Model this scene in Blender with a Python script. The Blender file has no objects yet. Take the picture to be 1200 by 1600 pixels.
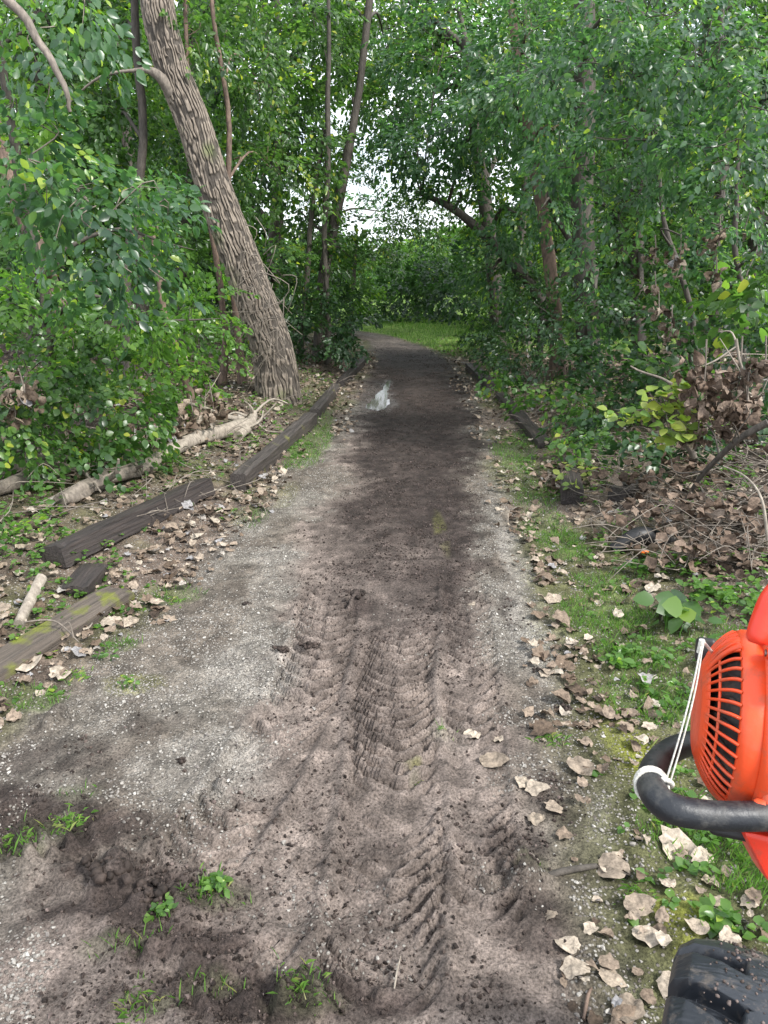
import bpy, math, random
import numpy as np
from mathutils import Vector
random.seed(7); rng = np.random.default_rng(7)
R = math.radians
sc = bpy.context.scene
C = sc.collection

# ------------------------------------------------------------------ camera, world, sun, exposure
CAM_H, PITCH, FPX = 1.75, R(18.0), 1202.0
cam = bpy.data.objects.new('camera', bpy.data.cameras.new('camera'))
C.objects.link(cam); sc.camera = cam
cam.location = (0, 0, CAM_H); cam.rotation_euler = (R(90) - PITCH, 0, 0)
cam.data.sensor_fit = 'VERTICAL'; cam.data.sensor_height = 24; cam.data.lens = 24 * FPX / 1600
cam.data.clip_start = 0.02; cam.data.clip_end = 2000

SUN_EL, SUN_ROT = R(46), R(128)
w = bpy.data.worlds.new('World'); sc.world = w; w.use_nodes = True
nt = w.node_tree; nt.nodes.clear()
wo = nt.nodes.new('ShaderNodeOutputWorld'); bg = nt.nodes.new('ShaderNodeBackground')
sky = nt.nodes.new('ShaderNodeTexSky'); sky.sky_type = 'NISHITA'; sky.sun_disc = False
sky.sun_elevation = SUN_EL; sky.sun_rotation = SUN_ROT
tc = nt.nodes.new('ShaderNodeTexCoord'); cn = nt.nodes.new('ShaderNodeTexNoise')
cn.inputs['Scale'].default_value = 3.0; cn.inputs['Detail'].default_value = 6
mp = nt.nodes.new('ShaderNodeMapping'); mp.inputs['Scale'].default_value = (1, 1, 2.2)
cr = nt.nodes.new('ShaderNodeMapRange')
cr.inputs[1].default_value = .36; cr.inputs[2].default_value = .56; cr.inputs[3].default_value = .45; cr.inputs[4].default_value = 1.0
mx = nt.nodes.new('ShaderNodeMix'); mx.data_type = 'RGBA'
mx.inputs[7].default_value = (9.2, 9.7, 10.4, 1)
L = nt.links.new
L(tc.outputs['Generated'], mp.inputs[0]); L(mp.outputs[0], cn.inputs['Vector']); L(cn.outputs[0], cr.inputs[0])
L(cr.outputs[0], mx.inputs[0]); L(sky.outputs[0], mx.inputs[6]); L(mx.outputs[2], bg.inputs[0])
bg.inputs[1].default_value = 0.11
L(bg.outputs[0], wo.inputs[0])

sd = bpy.data.lights.new('sun', 'SUN'); sd.energy = 3.2; sd.angle = R(12); sd.color = (1, .97, .92)
so = bpy.data.objects.new('sun', sd); C.objects.link(so); so.location = (0, -10, 20)
_d = Vector((math.sin(SUN_ROT) * math.cos(SUN_EL), math.cos(SUN_ROT) * math.cos(SUN_EL), math.sin(SUN_EL)))
so.rotation_euler = _d.to_track_quat('Z', 'Y').to_euler()
sc.view_settings.view_transform = 'Standard'; sc.view_settings.look = 'None'
sc.view_settings.exposure = 0.98; sc.view_settings.gamma = 1
sc.cycles.use_denoising = True
sc.cycles.max_bounces = 6; sc.cycles.diffuse_bounces = 3; sc.cycles.transmission_bounces = 3

# ------------------------------------------------------------------ layout helpers
cp, sp = math.cos(PITCH), math.sin(PITCH)
def ray(u, v):
    a, b = (u - 600) / FPX, (800 - v) / FPX
    return np.array([a, cp + b * sp, -sp + b * cp])
def P(u, v, Y):
    """world point that the photograph's (u, v) shows at the distance Y ahead"""
    r = ray(u, v); return np.array([0, 0, CAM_H]) + r * (Y / r[1])
def G0(u, v, z=0.0):
    r = ray(u, v); return np.array([0, 0, CAM_H]) + r * ((z - CAM_H) / r[2])
def sstep(a, b, x):
    t = np.clip((x - a) / (b - a), 0, 1); return t * t * (3 - 2 * t)
def hsh(i, j, s):
    v = np.sin(i * 127.1 + j * 311.7 + s * 74.7) * 43758.5453
    return v - np.floor(v)
def vn(x, y, s=0):
    xi, yi = np.floor(x), np.floor(y); fx, fy = x - xi, y - yi
    fx = fx * fx * (3 - 2 * fx); fy = fy * fy * (3 - 2 * fy)
    a = hsh(xi, yi, s) * (1 - fx) + hsh(xi + 1, yi, s) * fx
    b = hsh(xi, yi + 1, s) * (1 - fx) + hsh(xi + 1, yi + 1, s) * fx
    return a * (1 - fy) + b * fy
def fbm(x, y, sc_, o=4, s=0):
    v = 0; a = .5; t = 0
    for k in range(o):
        v = v + a * vn(x / sc_ + 17.3 * k, y / sc_ - 9.1 * k, s + k); t += a; a *= .5; sc_ *= .5
    return v / t
def curve(pts):
    q = sorted([tuple(G0(u, v)[:2]) for u, v in pts], key=lambda p: p[1])
    return np.array([p[1] for p in q]), np.array([p[0] for p in q])
_ly, _lx = curve([(-420, 1600), (-230, 1350), (-60, 1180), (110, 1060), (215, 985), (290, 920), (375, 835), (440, 755), (520, 680), (556, 620), (585, 560), (572, 522)])
_ry, _rx = curve([(960, 1600), (925, 1400), (895, 1200), (858, 1050), (826, 900), (800, 820), (770, 740), (752, 650), (730, 590), (700, 560), (655, 541), (600, 524)])
_ly = np.append(_ly, [24, 28, 34, 60]); _lx = np.append(_lx, [-4.0, -9, -16, -60])
_ry = np.append(_ry, [22.5, 26, 31, 60]); _rx = np.append(_rx, [-1.6, -5, -12, -56])
def xL(y): return np.interp(y, _ly, _lx)
def xR(y): return np.interp(y, _ry, _rx)
def ell(u, v, rx, ry, s=1.0):
    g = G0(u, v); return (g[0], g[1], rx, ry, s)
def fields(x, y, E):
    m = np.zeros_like(x)
    wob = .35 * (fbm(x, y, .25, 3, 40) - .5) * 2
    for cx, cy, rx, ry, s in E:
        d = np.sqrt(((x - cx) / rx) ** 2 + ((y - cy) / ry) ** 2)
        m = np.maximum(m, s * (1 - sstep(.6, 1.15, d + wob)))
    return m
GRS = [ell(330, 1400, .12, .06, .3), ell(480, 1570, .12, .04, .3), ell(200, 1480, .14, .05, .25), ell(80, 1290, .1, .04, .3), ell(30, 1330, .08, .05, .35), ell(240, 1570, .1, .03, .3), ell(330, 1540, .1, .04, .25), ell(120, 1240, .08, .04, .25), ell(690, 1150, .05, .04, .2), ell(650, 1220, .03, .03, .25), ell(830, 1360, .06, .06, .25), ell(480, 705, .2, .9), ell(500, 690, .13, .9), ell(805, 715, .20, .75), ell(815, 690, .16, .6), ell(880, 850, .16, .35), ell(930, 910, .2, .28, .9), ell(1000, 1020, .2, .25), ell(1050, 1100, .16, .25), ell(1100, 1010, .2, .2, .6), ell(1120, 1330, .13, .16), ell(1180, 1370, .16, .16), ell(1020, 1190, .09, .1, .5), ell(60, 1100, .12, .08, .9), ell(190, 1010, .08, .06, .8), ell(270, 930, .2, .15, .6), ell(390, 810, .15, .3, .5), ell(30, 1080, .1, .1, .8), ell(820, 780, .12, .4, .6), ell(1150, 1090, .3, .2, .5), ell(860, 830, .2, .6, .8), ell(900, 960, .15, .3, .9), ell(960, 970, .22, .2), ell(840, 770, .15, .5, .7), ell(500, 670, .15, 1.2, .8), ell(985, 1095, .14, .2, .9), ell(1060, 1290, .14, .2, .6)]
PUD = [ell(590, 632, .125, .55), ell(597, 612, .07, .55), ell(604, 596, .06, .5)]
def pud(x, y, k):
    wv = (fbm(x, y * .3, .07, 3, 44) - .5) * .7; m = 0; fx, fy = x, y
    for u, v, rx, ry in ((590, 631, .125, .42), (596, 618, .075, .5), (603, 604, .042, .55)):
        c = G0(u, v); xx = x - c[0] - (y - c[1]) * .06
        m = np.maximum(m, 1 - sstep(.75, 1.25, np.sqrt((xx / rx / k) ** 2 + ((y - c[1]) / ry / (1 + (k - 1) * .4)) ** 2) + wv))
    return m
def base_z(x, y):
    x = np.asarray(x, float); y = np.asarray(y, float)
    l = xL(y); r = xR(y)
    z = .22 * sstep(.1, 1.6, l - x) + .25 * sstep(1.5, 6, l - x)
    z = z + .10 * sstep(.3, 1.2, x - r) + .30 * sstep(.9, 2.6, x - r) * sstep(3.2, 4.5, y) * (1 - sstep(9, 14, y))
    z = z + .1 * sstep(2, 5, x - r)
    return z * (1 - sstep(20, 30, y) * .8)
def GZ(u, v):
    z = 0.0
    for _ in range(12):
        g = G0(u, v, z); z = .5 * z + .5 * float(base_z(g[0], g[1]))
    g = G0(u, v, z); g[2] = float(base_z(g[0], g[1])); return g

# tyre tracks: (centreline as x(y) or y(x), half width, pitch)
def cline(pts, axis=1):
    q = sorted([tuple(G0(u, v)[:2]) for u, v in pts], key=lambda p: p[axis])
    return np.array([p[axis] for p in q]), np.array([p[1 - axis] for p in q])
TR = [(cline([(640, 960), (625, 1010), (612, 1080), (618, 1200), (612, 1350), (590, 1500), (580, 1640)]), 1, .165, .070, 1.6),
      (cline([(520, 900), (505, 1000), (470, 1100), (410, 1200), (345, 1290), (250, 1420)]), 1, .15, .085, 1.25),
      (cline([(720, 880), (735, 1000), (735, 1100), (745, 1300), (760, 1500)]), 1, .12, .08, .9),
      (cline([(-200, 1330), (0, 1300), (160, 1300), (300, 1310)], 0), 0, .14, .085, 1.1),
      (cline([(150, 1590), (330, 1560), (480, 1540), (640, 1530)], 0), 0, .15, .09, 1.0)]
def micro(x, y):
    l = xL(y); r = xR(y)
    on = sstep(-.25, .1, x - l) * sstep(-.25, .1, r - x)
    near = 1 - sstep(9, 16, y)
    z = (fbm(x, y, .35, 3, 3) - .5) * .035 * near
    z = z + (fbm(x, y, .07, 3, 9) - .5) * (.020 + .014 * (1 - on)) * near + ((vn(x / .016, y / .016, 91) - .5) * .007 + (vn(x / .034, y / .03, 92) - .5) * .009) * (1 - sstep(3.5, 5, y))
    lump = fbm(x, y, .045, 2, 21); z = z + np.maximum(lump - .6, 0) * .05 * near
    for (cy, cx), ax, hw, pit, amp in TR:
        a, b = (y, x) if ax else (x, y)
        cc = np.interp(a, cy, cx); gr = np.gradient(cx, cy); sl = np.interp(a, cy, gr)
        t = (b - cc) / np.sqrt(1 + sl * sl) / hw
        ends = sstep(cy[0] - .02, cy[0] + .25, a) * (1 - sstep(cy[-1] - .5, cy[-1], a))
        inn = (1 - sstep(.85, 1.1, np.abs(t))) * ends
        ph = (a * np.sqrt(1 + sl * sl) - .85 * hw * t * t + .012 * vn(a * 6, b * 6, 5) + .003 * vn(a * 24, b * 24, 6)) / pit * 2 * np.pi + np.pi * .7 * sstep(-.12, .12, t)
        lug = sstep(-.1, .45, np.sin(ph))
        bank = np.exp(-((np.abs(t) - 1.12) / .14) ** 2) * ends
        brk = sstep(.28, .50, fbm(x, y, .3, 4, 31)) * (.7 + .6 * vn(x * 2.3, y * 2.3, 55))
        z = z + amp * (inn * (-.014 + .027 * lug * brk) + .014 * bank)
    z = z * (1 - pud(x, y, 1.5)) - .02 * pud(x, y, 1.)
    z = z + .085 * fields(x, y, CLODH) * sstep(.3, .8, fbm(x, y, .08, 4, 66))
    # sunken wheel ruts farther up
    z = z - .012 * sstep(4, 7, y) * on * (np.exp(-((x - (l * .68 + r * .32)) / .22) ** 2) + np.exp(-((x - (l * .28 + r * .72)) / .2) ** 2))
    return z
CLODH = [ell(180, 1370, .16, .10), ell(230, 1440, .14, .1), ell(300, 1500, .2, .06), ell(480, 1560, .25, .06), ell(60, 1330, .12, .06), ell(560, 950, .06, .05), ell(820, 1370, .1, .1), ell(90, 1130, .1, .1)]
def trackmask(x, y):
    m = np.zeros_like(x)
    for (cy, cx), ax, hw, pit, amp in TR[:3]:
        a, b = (y, x) if ax else (x, y)
        cc = np.interp(a, cy, cx); gr = np.gradient(cx, cy); sl = np.interp(a, cy, gr); t = (b - cc) / np.sqrt(1 + sl * sl) / hw
        inn = (1 - sstep(.85, 1.1, np.abs(t))) * sstep(cy[0] - .02, cy[0] + .25, a) * (1 - sstep(cy[-1] - .5, cy[-1], a))
        ph = (a * np.sqrt(1 + sl * sl) - .85 * hw * t * t + .012 * vn(a * 6, b * 6, 5) + .003 * vn(a * 24, b * 24, 6)) / pit * 2 * np.pi + np.pi * .7 * sstep(-.12, .12, t)
        m = np.maximum(m, min(amp, 1) * inn * sstep(.1, .8, np.sin(ph)) * sstep(.28, .50, fbm(x, y, .3, 4, 31)))
    return m
def hz(x, y): return base_z(x, y) + micro(np.asarray(x, float), np.asarray(y, float))
def gz(x, y): return float(hz(np.array([float(x)]), np.array([float(y)]))[0])

# ------------------------------------------------------------------ materials
def mat(name):
    m = bpy.data.materials.new(name); m.use_nodes = True; t = m.node_tree
    return m, t, t.nodes['Principled BSDF'], t.nodes['Material Output']
def N(t, k, **kw):
    n = t.nodes.new(k)
    for a, b in kw.items(): setattr(n, a, b)
    return n
def ramp(t, cols):
    r = N(t, 'ShaderNodeValToRGB'); e = r.color_ramp.elements
    while len(e) > 1: e.remove(e[-1])
    e[0].position = cols[0][0]; e[0].color = (*cols[0][1], 1)
    for p, c in cols[1:]:
        x = e.new(p); x.color = (*c, 1)
    return r
def leaf_mat(name, cols, rough=.36, trans=.28, tcol=(.16, .30, .03), spec=.5):
    m, t, b, o = mat(name)
    at = N(t, 'ShaderNodeAttribute', attribute_name='rnd')
    r = ramp(t, cols); t.links.new(at.outputs['Fac'], r.inputs[0])
    t.links.new(r.outputs[0], b.inputs['Base Color'])
    b.inputs['Roughness'].default_value = rough; b.inputs['Specular IOR Level'].default_value = spec
    tr = N(t, 'ShaderNodeBsdfTranslucent'); mixc = N(t, 'ShaderNodeMix', data_type='RGBA', blend_type='MULTIPLY')
    mixc.inputs[0].default_value = 1; mixc.inputs[7].default_value = (3.2, 3.6, 1.6, 1)
    t.links.new(r.outputs[0], mixc.inputs[6]); t.links.new(mixc.outputs[2], tr.inputs[0])
    ms = N(t, 'ShaderNodeMixShader'); ms.inputs[0].default_value = trans
    t.links.new(b.outputs[0], ms.inputs[1]); t.links.new(tr.outputs[0], ms.inputs[2]); t.links.new(ms.outputs[0], o.inputs[0])
    return m
M = {}
M['leaf'] = leaf_mat('mid_leaf', [(0, (.020, .046, .017)), (.4, (.048, .102, .030)), (.8, (.084, .155, .042)), (.97, (.17, .24, .04)), (1, (.28, .30, .05))], rough=.33, trans=.38)
M['leaf_teal'] = leaf_mat('teal_leaf', [(0, (.022, .054, .030)), (.45, (.048, .104, .052)), (.85, (.080, .148, .070)), (.97, (.16, .24, .05)), (1, (.25, .32, .06))], rough=.33, spec=.6, trans=.4)
M['leaf_bright'] = leaf_mat('bright_leaf', [(0, (.032, .075, .018)), (.5, (.075, .155, .032)), (.9, (.12, .21, .042)), (1, (.23, .30, .05))], rough=.33, trans=.38)
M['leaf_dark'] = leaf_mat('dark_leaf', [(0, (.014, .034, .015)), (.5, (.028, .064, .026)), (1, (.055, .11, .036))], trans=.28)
M['leaf_far'] = leaf_mat('far_leaf', [(0, (.035, .085, .035)), (.6, (.060, .13, .05)), (1, (.10, .19, .06))])
M['leaf_yellow'] = leaf_mat('yellowing_leaf', [(0, (.10, .18, .04)), (.5, (.20, .26, .06)), (1, (.36, .35, .08))], trans=.3)
M['grassm'] = leaf_mat('grass_blade', [(0, (.04, .09, .02)), (.5, (.08, .165, .03)), (.85, (.13, .22, .05)), (1, (.26, .25, .10))], rough=.5)
def dry_mat(name, cols, bump=.5, nscale=70):
    m, t, b, o = mat(name)
    at = N(t, 'ShaderNodeAttribute', attribute_name='rnd')
    r = ramp(t, cols); t.links.new(at.outputs['Fac'], r.inputs[0])
    tcx = N(t, 'ShaderNodeTexCoord'); no = N(t, 'ShaderNodeTexNoise'); no.inputs['Scale'].default_value = nscale; no.inputs['Detail'].default_value = 9; no.inputs['Roughness'].default_value = .72
    t.links.new(tcx.outputs['Object'], no.inputs['Vector'])
    mr = N(t, 'ShaderNodeMapRange'); mr.inputs[1].default_value = .32; mr.inputs[2].default_value = .68; mr.inputs[3].default_value = .28; mr.inputs[4].default_value = 1.35
    t.links.new(no.outputs[0], mr.inputs[0])
    mm = N(t, 'ShaderNodeMix', data_type='RGBA', blend_type='MULTIPLY'); mm.inputs[0].default_value = 1
    t.links.new(r.outputs[0], mm.inputs[6]); t.links.new(mr.outputs[0], mm.inputs[7])
    t.links.new(mm.outputs[2], b.inputs['Base Color']); b.inputs['Roughness'].default_value = .75; b.inputs['Specular IOR Level'].default_value = .25
    bp = N(t, 'ShaderNodeBump'); bp.inputs['Strength'].default_value = bump; bp.inputs['Distance'].default_value = .004
    t.links.new(no.outputs[0], bp.inputs['Height']); t.links.new(bp.outputs[0], b.inputs['Normal'])
    return m
M['dry'] = dry_mat('dry_leaf', [(0, (.05, .035, .025)), (.3, (.14, .10, .07)), (.65, (.27, .21, .16)), (.85, (.46, .395, .315)), (1, (.27, .26, .26))])
M['single_dry'] = dry_mat('single_dry_leaf', [(0, (.12, .09, .07)), (.5, (.29, .235, .18)), (1, (.44, .375, .30))], .35, 3.0)
M['brown'] = dry_mat('brown_curled_leaf', [(0, (.05, .034, .024)), (.5, (.155, .108, .078)), (1, (.33, .255, .20))])
def bark_mat(name, c1, c2, scale=6, stretch=.12, moss=None, bump=.6, wet=.8, furrow=False):
    m, t, b, o = mat(name)
    tcx = N(t, 'ShaderNodeTexCoord'); mp_ = N(t, 'ShaderNodeMapping'); mp_.inputs['Scale'].default_value = (1, 1, stretch)
    t.links.new(tcx.outputs['Object'], mp_.inputs[0])
    no = N(t, 'ShaderNodeTexNoise'); no.inputs['Scale'].default_value = scale * 4; no.inputs['Detail'].default_value = 8; no.inputs['Roughness'].default_value = .65
    t.links.new(mp_.outputs[0], no.inputs['Vector'])
    r = ramp(t, [(.3, c1), (.7, c2)]); t.links.new(no.outputs[0], r.inputs[0]); last = r.outputs[0]
    if moss:
        n2 = N(t, 'ShaderNodeTexNoise'); n2.inputs['Scale'].default_value = moss[1]; n2.inputs['Detail'].default_value = 6
        t.links.new(tcx.outputs['Object'], n2.inputs['Vector'])
        r2 = N(t, 'ShaderNodeMapRange'); r2.inputs[1].default_value = moss[2]; r2.inputs[2].default_value = moss[2] + .15
        t.links.new(n2.outputs[0], r2.inputs[0])
        mm = N(t, 'ShaderNodeMix', data_type='RGBA'); mm.inputs[7].default_value = (*moss[0], 1)
        t.links.new(r2.outputs[0], mm.inputs[0]); t.links.new(last, mm.inputs[6]); last = mm.outputs[2]
    if furrow:
        at = N(t, 'ShaderNodeAttribute', attribute_name='rnd'); fr = N(t, 'ShaderNodeMapRange'); fr.inputs[3].default_value = .22; fr.inputs[4].default_value = 1.15
        t.links.new(at.outputs['Fac'], fr.inputs[0]); mf = N(t, 'ShaderNodeMix', data_type='RGBA', blend_type='MULTIPLY'); mf.inputs[0].default_value = 1
        t.links.new(last, mf.inputs[6]); t.links.new(fr.outputs[0], mf.inputs[7]); last = mf.outputs[2]
    t.links.new(last, b.inputs['Base Color']); b.inputs['Roughness'].default_value = wet
    bp = N(t, 'ShaderNodeBump'); bp.inputs['Strength'].default_value = bump; bp.inputs['Distance'].default_value = .02
    t.links.new(no.outputs[0], bp.inputs['Height']); t.links.new(bp.outputs[0], b.inputs['Normal'])
    return m
M['bark'] = bark_mat('cottonwood_bark', (.085, .066, .05), (.27, .225, .18), 9, .3, ((.13, .15, .06), 2.2, .60), furrow=True)
M['bark_dark'] = bark_mat('dark_bark', (.03, .025, .02), (.10, .085, .07), 8, .3)
M['bark_red'] = bark_mat('peeling_bark', (.045, .030, .024), (.22, .15, .11), 5, .5)
M['bark_grey'] = bark_mat('grey_bark', (.08, .066, .054), (.26, .22, .18), 8, .3)
M['bark_pale'] = bark_mat('bleached_wood', (.15, .125, .10), (.38, .33, .27), 8, .3)

def pmat(name, col, rough=.5, metal=0, noise=None, bump=0, spec=.5):
    m, t, b, o = mat(name)
    b.inputs['Base Color'].default_value = (*col, 1); b.inputs['Roughness'].default_value = rough
    b.inputs['Metallic'].default_value = metal; b.inputs['Specular IOR Level'].default_value = spec
    if noise:
        tcx = N(t, 'ShaderNodeTexCoord'); no = N(t, 'ShaderNodeTexNoise'); no.inputs['Scale'].default_value = noise[0]; no.inputs['Detail'].default_value = 7; no.inputs['Roughness'].default_value = .7
        t.links.new(tcx.outputs['Object'], no.inputs['Vector'])
        mr = N(t, 'ShaderNodeMapRange'); mr.inputs[1].default_value = noise[1]; mr.inputs[2].default_value = noise[2]
        t.links.new(no.outputs[0], mr.inputs[0])
        mm = N(t, 'ShaderNodeMix', data_type='RGBA'); mm.inputs[6].default_value = (*col, 1); mm.inputs[7].default_value = (*noise[3], 1)
        t.links.new(mr.outputs[0], mm.inputs[0]); t.links.new(mm.outputs[2], b.inputs['Base Color'])
        rr = N(t, 'ShaderNodeMapRange'); rr.inputs[3].default_value = rough; rr.inputs[4].default_value = min(1, rough + .35)
        t.links.new(mr.outputs[0], rr.inputs[0]); t.links.new(rr.outputs[0], b.inputs['Roughness'])
        if bump:
            bp = N(t, 'ShaderNodeBump'); bp.inputs['Strength'].default_value = bump; bp.inputs['Distance'].default_value = .003
            t.links.new(no.outputs[0], bp.inputs['Height']); t.links.new(bp.outputs[0], b.inputs['Normal'])
    return m
M['orange'] = pmat('orange_plastic', (.74, .075, .018), .36, noise=(34, .50, .78, (.26, .10, .055)), bump=.25)
M['orange_red'] = pmat('red_orange_plastic', (.76, .045, .02), .34, noise=(40, .54, .8, (.26, .07, .045)), bump=.2)
M['black_tube'] = pmat('black_rubber_tube', (.012, .014, .018), .42, noise=(30, .50, .78, (.10, .095, .085)), bump=.5)
M['black'] = pmat('black_plastic', (.010, .010, .011), .5)
M['cavity'] = pmat('dark_engine_fan', (.02, .017, .016), .6, noise=(60, .5, .7, (.12, .09, .07)))
M['cord'] = pmat('white_cord', (.72, .70, .64), .7, noise=(300, .4, .7, (.4, .38, .33)), bump=.5)
M['tyre'] = pmat('tyre_rubber', (.022, .025, .031), .34, noise=(22, .54, .72, (.14, .115, .095)), bump=.4)
M['steel'] = pmat('grey_steel', (.2, .2, .2), .45, 1)
M['stone'] = dry_mat('pale_gravel_stone', [(0, (.15, .13, .12)), (.5, (.26, .24, .215)), (1, (.46, .435, .395))], .1)
M['clod'] = dry_mat('soil_clod', [(0, (.022, .016, .013)), (.5, (.07, .052, .044)), (1, (.20, .155, .14))], .6)
M['orangebit'] = pmat('orange_peel', (.85, .18, .02), .5)

# ground material: albedo and stone amount are attributes of the place, fine grain is procedural
m, t, b, o = mat('ground_surface'); M['ground'] = m
ac = N(t, 'ShaderNodeAttribute', attribute_name='albedo'); ast = N(t, 'ShaderNodeAttribute', attribute_name='stones'); aw = N(t, 'ShaderNodeAttribute', attribute_name='wet')
tcx = N(t, 'ShaderNodeTexCoord')
v1 = N(t, 'ShaderNodeTexVoronoi'); v1.inputs['Scale'].default_value = 95; t.links.new(tcx.outputs['Object'], v1.inputs['Vector'])
v2 = N(t, 'ShaderNodeTexVoronoi'); v2.inputs['Scale'].default_value = 42; t.links.new(tcx.outputs['Object'], v2.inputs['Vector'])
n1 = N(t, 'ShaderNodeTexNoise'); n1.inputs['Scale'].default_value = 110; n1.inputs['Detail'].default_value = 6; n1.inputs['Roughness'].default_value = .7; t.links.new(tcx.outputs['Object'], n1.inputs['Vector'])
n2 = N(t, 'ShaderNodeTexNoise'); n2.inputs['Scale'].default_value = 14; n2.inputs['Detail'].default_value = 6; t.links.new(tcx.outputs['Object'], n2.inputs['Vector'])
mr = N(t, 'ShaderNodeMapRange'); mr.inputs[1].default_value = .28; mr.inputs[2].default_value = .72; mr.inputs[3].default_value = .1; mr.inputs[4].default_value = 1.95; t.links.new(n1.outputs[0], mr.inputs[0])
mr2 = N(t, 'ShaderNodeMapRange'); mr2.inputs[1].default_value = .3; mr2.inputs[2].default_value = .7; mr2.inputs[3].default_value = .7; mr2.inputs[4].default_value = 1.3; t.links.new(n2.outputs[0], mr2.inputs[0])
q = N(t, 'ShaderNodeMath', operation='MULTIPLY'); t.links.new(mr.outputs[0], q.inputs[0]); t.links.new(mr2.outputs[0], q.inputs[1])
c1 = N(t, 'ShaderNodeMix', data_type='RGBA', blend_type='MULTIPLY'); c1.inputs[0].default_value = 1
t.links.new(ac.outputs['Color'], c1.inputs[6]); t.links.new(q.outputs[0], c1.inputs[7])
# individual pale stones: a voronoi cell is a stone when its random value is under the stone amount
sep = N(t, 'ShaderNodeSeparateColor'); t.links.new(v1.outputs['Color'], sep.inputs[0])
lt = N(t, 'ShaderNodeMath', operation='LESS_THAN'); t.links.new(sep.outputs[0], lt.inputs[0]); t.links.new(ast.outputs['Fac'], lt.inputs[1])
rd = N(t, 'ShaderNodeMapRange'); rd.inputs[1].default_value = .55; rd.inputs[2].default_value = .35; t.links.new(v1.outputs['Distance'], rd.inputs[0])
sm = N(t, 'ShaderNodeMath', operation='MULTIPLY'); t.links.new(lt.outputs[0], sm.inputs[0]); t.links.new(rd.outputs[0], sm.inputs[1])
sr = ramp(t, [(0, (.13, .112, .098)), (.5, (.25, .228, .20)), (1, (.42, .395, .355))]); t.links.new(sep.outputs[1], sr.inputs[0])
c2 = N(t, 'ShaderNodeMix', data_type='RGBA'); t.links.new(sm.outputs[0], c2.inputs[0]); t.links.new(c1.outputs[2], c2.inputs[6]); t.links.new(sr.outputs[0], c2.inputs[7])
t.links.new(c2.outputs[2], b.inputs['Base Color'])
ro = N(t, 'ShaderNodeMapRange'); ro.inputs[3].default_value = .9; ro.inputs[4].default_value = .22; t.links.new(aw.outputs['Fac'], ro.inputs[0]); t.links.new(ro.outputs[0], b.inputs['Roughness'])
hs = N(t, 'ShaderNodeMath', operation='MULTIPLY_ADD'); t.links.new(n1.outputs[0], hs.inputs[0]); hs.inputs[1].default_value = 1.1
h2 = N(t, 'ShaderNodeMath', operation='MULTIPLY'); t.links.new(sm.outputs[0], h2.inputs[0]); h2.inputs[1].default_value = .5
t.links.new(h2.outputs[0], hs.inputs[2])
h3 = N(t, 'ShaderNodeMath', operation='MULTIPLY_ADD'); t.links.new(v2.outputs['Distance'], h3.inputs[0]); h3.inputs[1].default_value = -.5; t.links.new(hs.outputs[0], h3.inputs[2])
b.inputs['Specular IOR Level'].default_value = .2
bp = N(t, 'ShaderNodeBump'); bp.inputs['Strength'].default_value = .9; bp.inputs['Distance'].default_value = .013
t.links.new(h3.outputs[0], bp.inputs['Height']); t.links.new(bp.outputs[0], b.inputs['Normal'])
m, t, b, o = mat('puddle_water'); M['water'] = m
b.inputs['Base Color'].default_value = (.05, .042, .035, 1); b.inputs['Roughness'].default_value = .07; b.inputs['IOR'].default_value = 1.33

# ------------------------------------------------------------------ mesh building
class MB:
    def __init__(s): s.v = []; s.f = []; s.r = []; s.n = 0; s.mi = 0; s.m = []
    def add(s, v, f, r=0.5):
        v = np.asarray(v, float).reshape(-1, 3); f = np.asarray(f, int)
        s.v.append(v); s.f.append(f + s.n); s.n += len(v)
        s.r.append(np.broadcast_to(np.asarray(r, float), (len(f),)).copy()); s.m.append(np.full(len(f), s.mi)); return s
    def mesh(s, name, smooth=True):
        me = bpy.data.meshes.new(name)
        V = np.concatenate(s.v); me.vertices.add(len(V)); me.vertices.foreach_set('co', V.ravel().astype(np.float32))
        li = np.concatenate([f.ravel() for f in s.f]); tot = np.concatenate([np.full(len(f), f.shape[1]) for f in s.f])
        st = np.concatenate([[0], np.cumsum(tot)[:-1]])
        me.loops.add(len(li)); me.loops.foreach_set('vertex_index', li.astype(np.int32))
        me.polygons.add(len(tot)); me.polygons.foreach_set('loop_start', st.astype(np.int32)); me.polygons.foreach_set('loop_total', tot.astype(np.int32))
        me.polygons.foreach_set('use_smooth', np.full(len(tot), smooth))
        a = me.attributes.new('rnd', 'FLOAT', 'FACE'); a.data.foreach_set('value', np.concatenate(s.r).astype(np.float32))
        if s.mi: me.polygons.foreach_set('material_index', np.concatenate(s.m).astype(np.int32))
        me.update(calc_edges=True); return me
def obj(name, mb, material, parent=None, smooth=True, loc=None):
    me = mb if isinstance(mb, bpy.types.Mesh) else mb.mesh(name, smooth)
    if material and not me.materials:
        for m_ in (material if isinstance(material, (list, tuple)) else [material]): me.materials.append(m_)
    o = bpy.data.objects.new(name, me); C.objects.link(o)
    if parent: o.parent = parent
    if loc is not None: o.location = loc
    return o
def tag(o, label, cat, group=None):
    o['label'] = label; o['category'] = cat
    if group: o['group'] = group
    return o
def empty(name, loc, label, cat, group=None):
    e = bpy.data.objects.new(name, None); C.objects.link(e); e.location = loc; e.empty_display_size = .1
    return tag(e, label, cat, group)
def nrm(a): return a / np.maximum(np.linalg.norm(a, axis=-1, keepdims=True), 1e-9)
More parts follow.
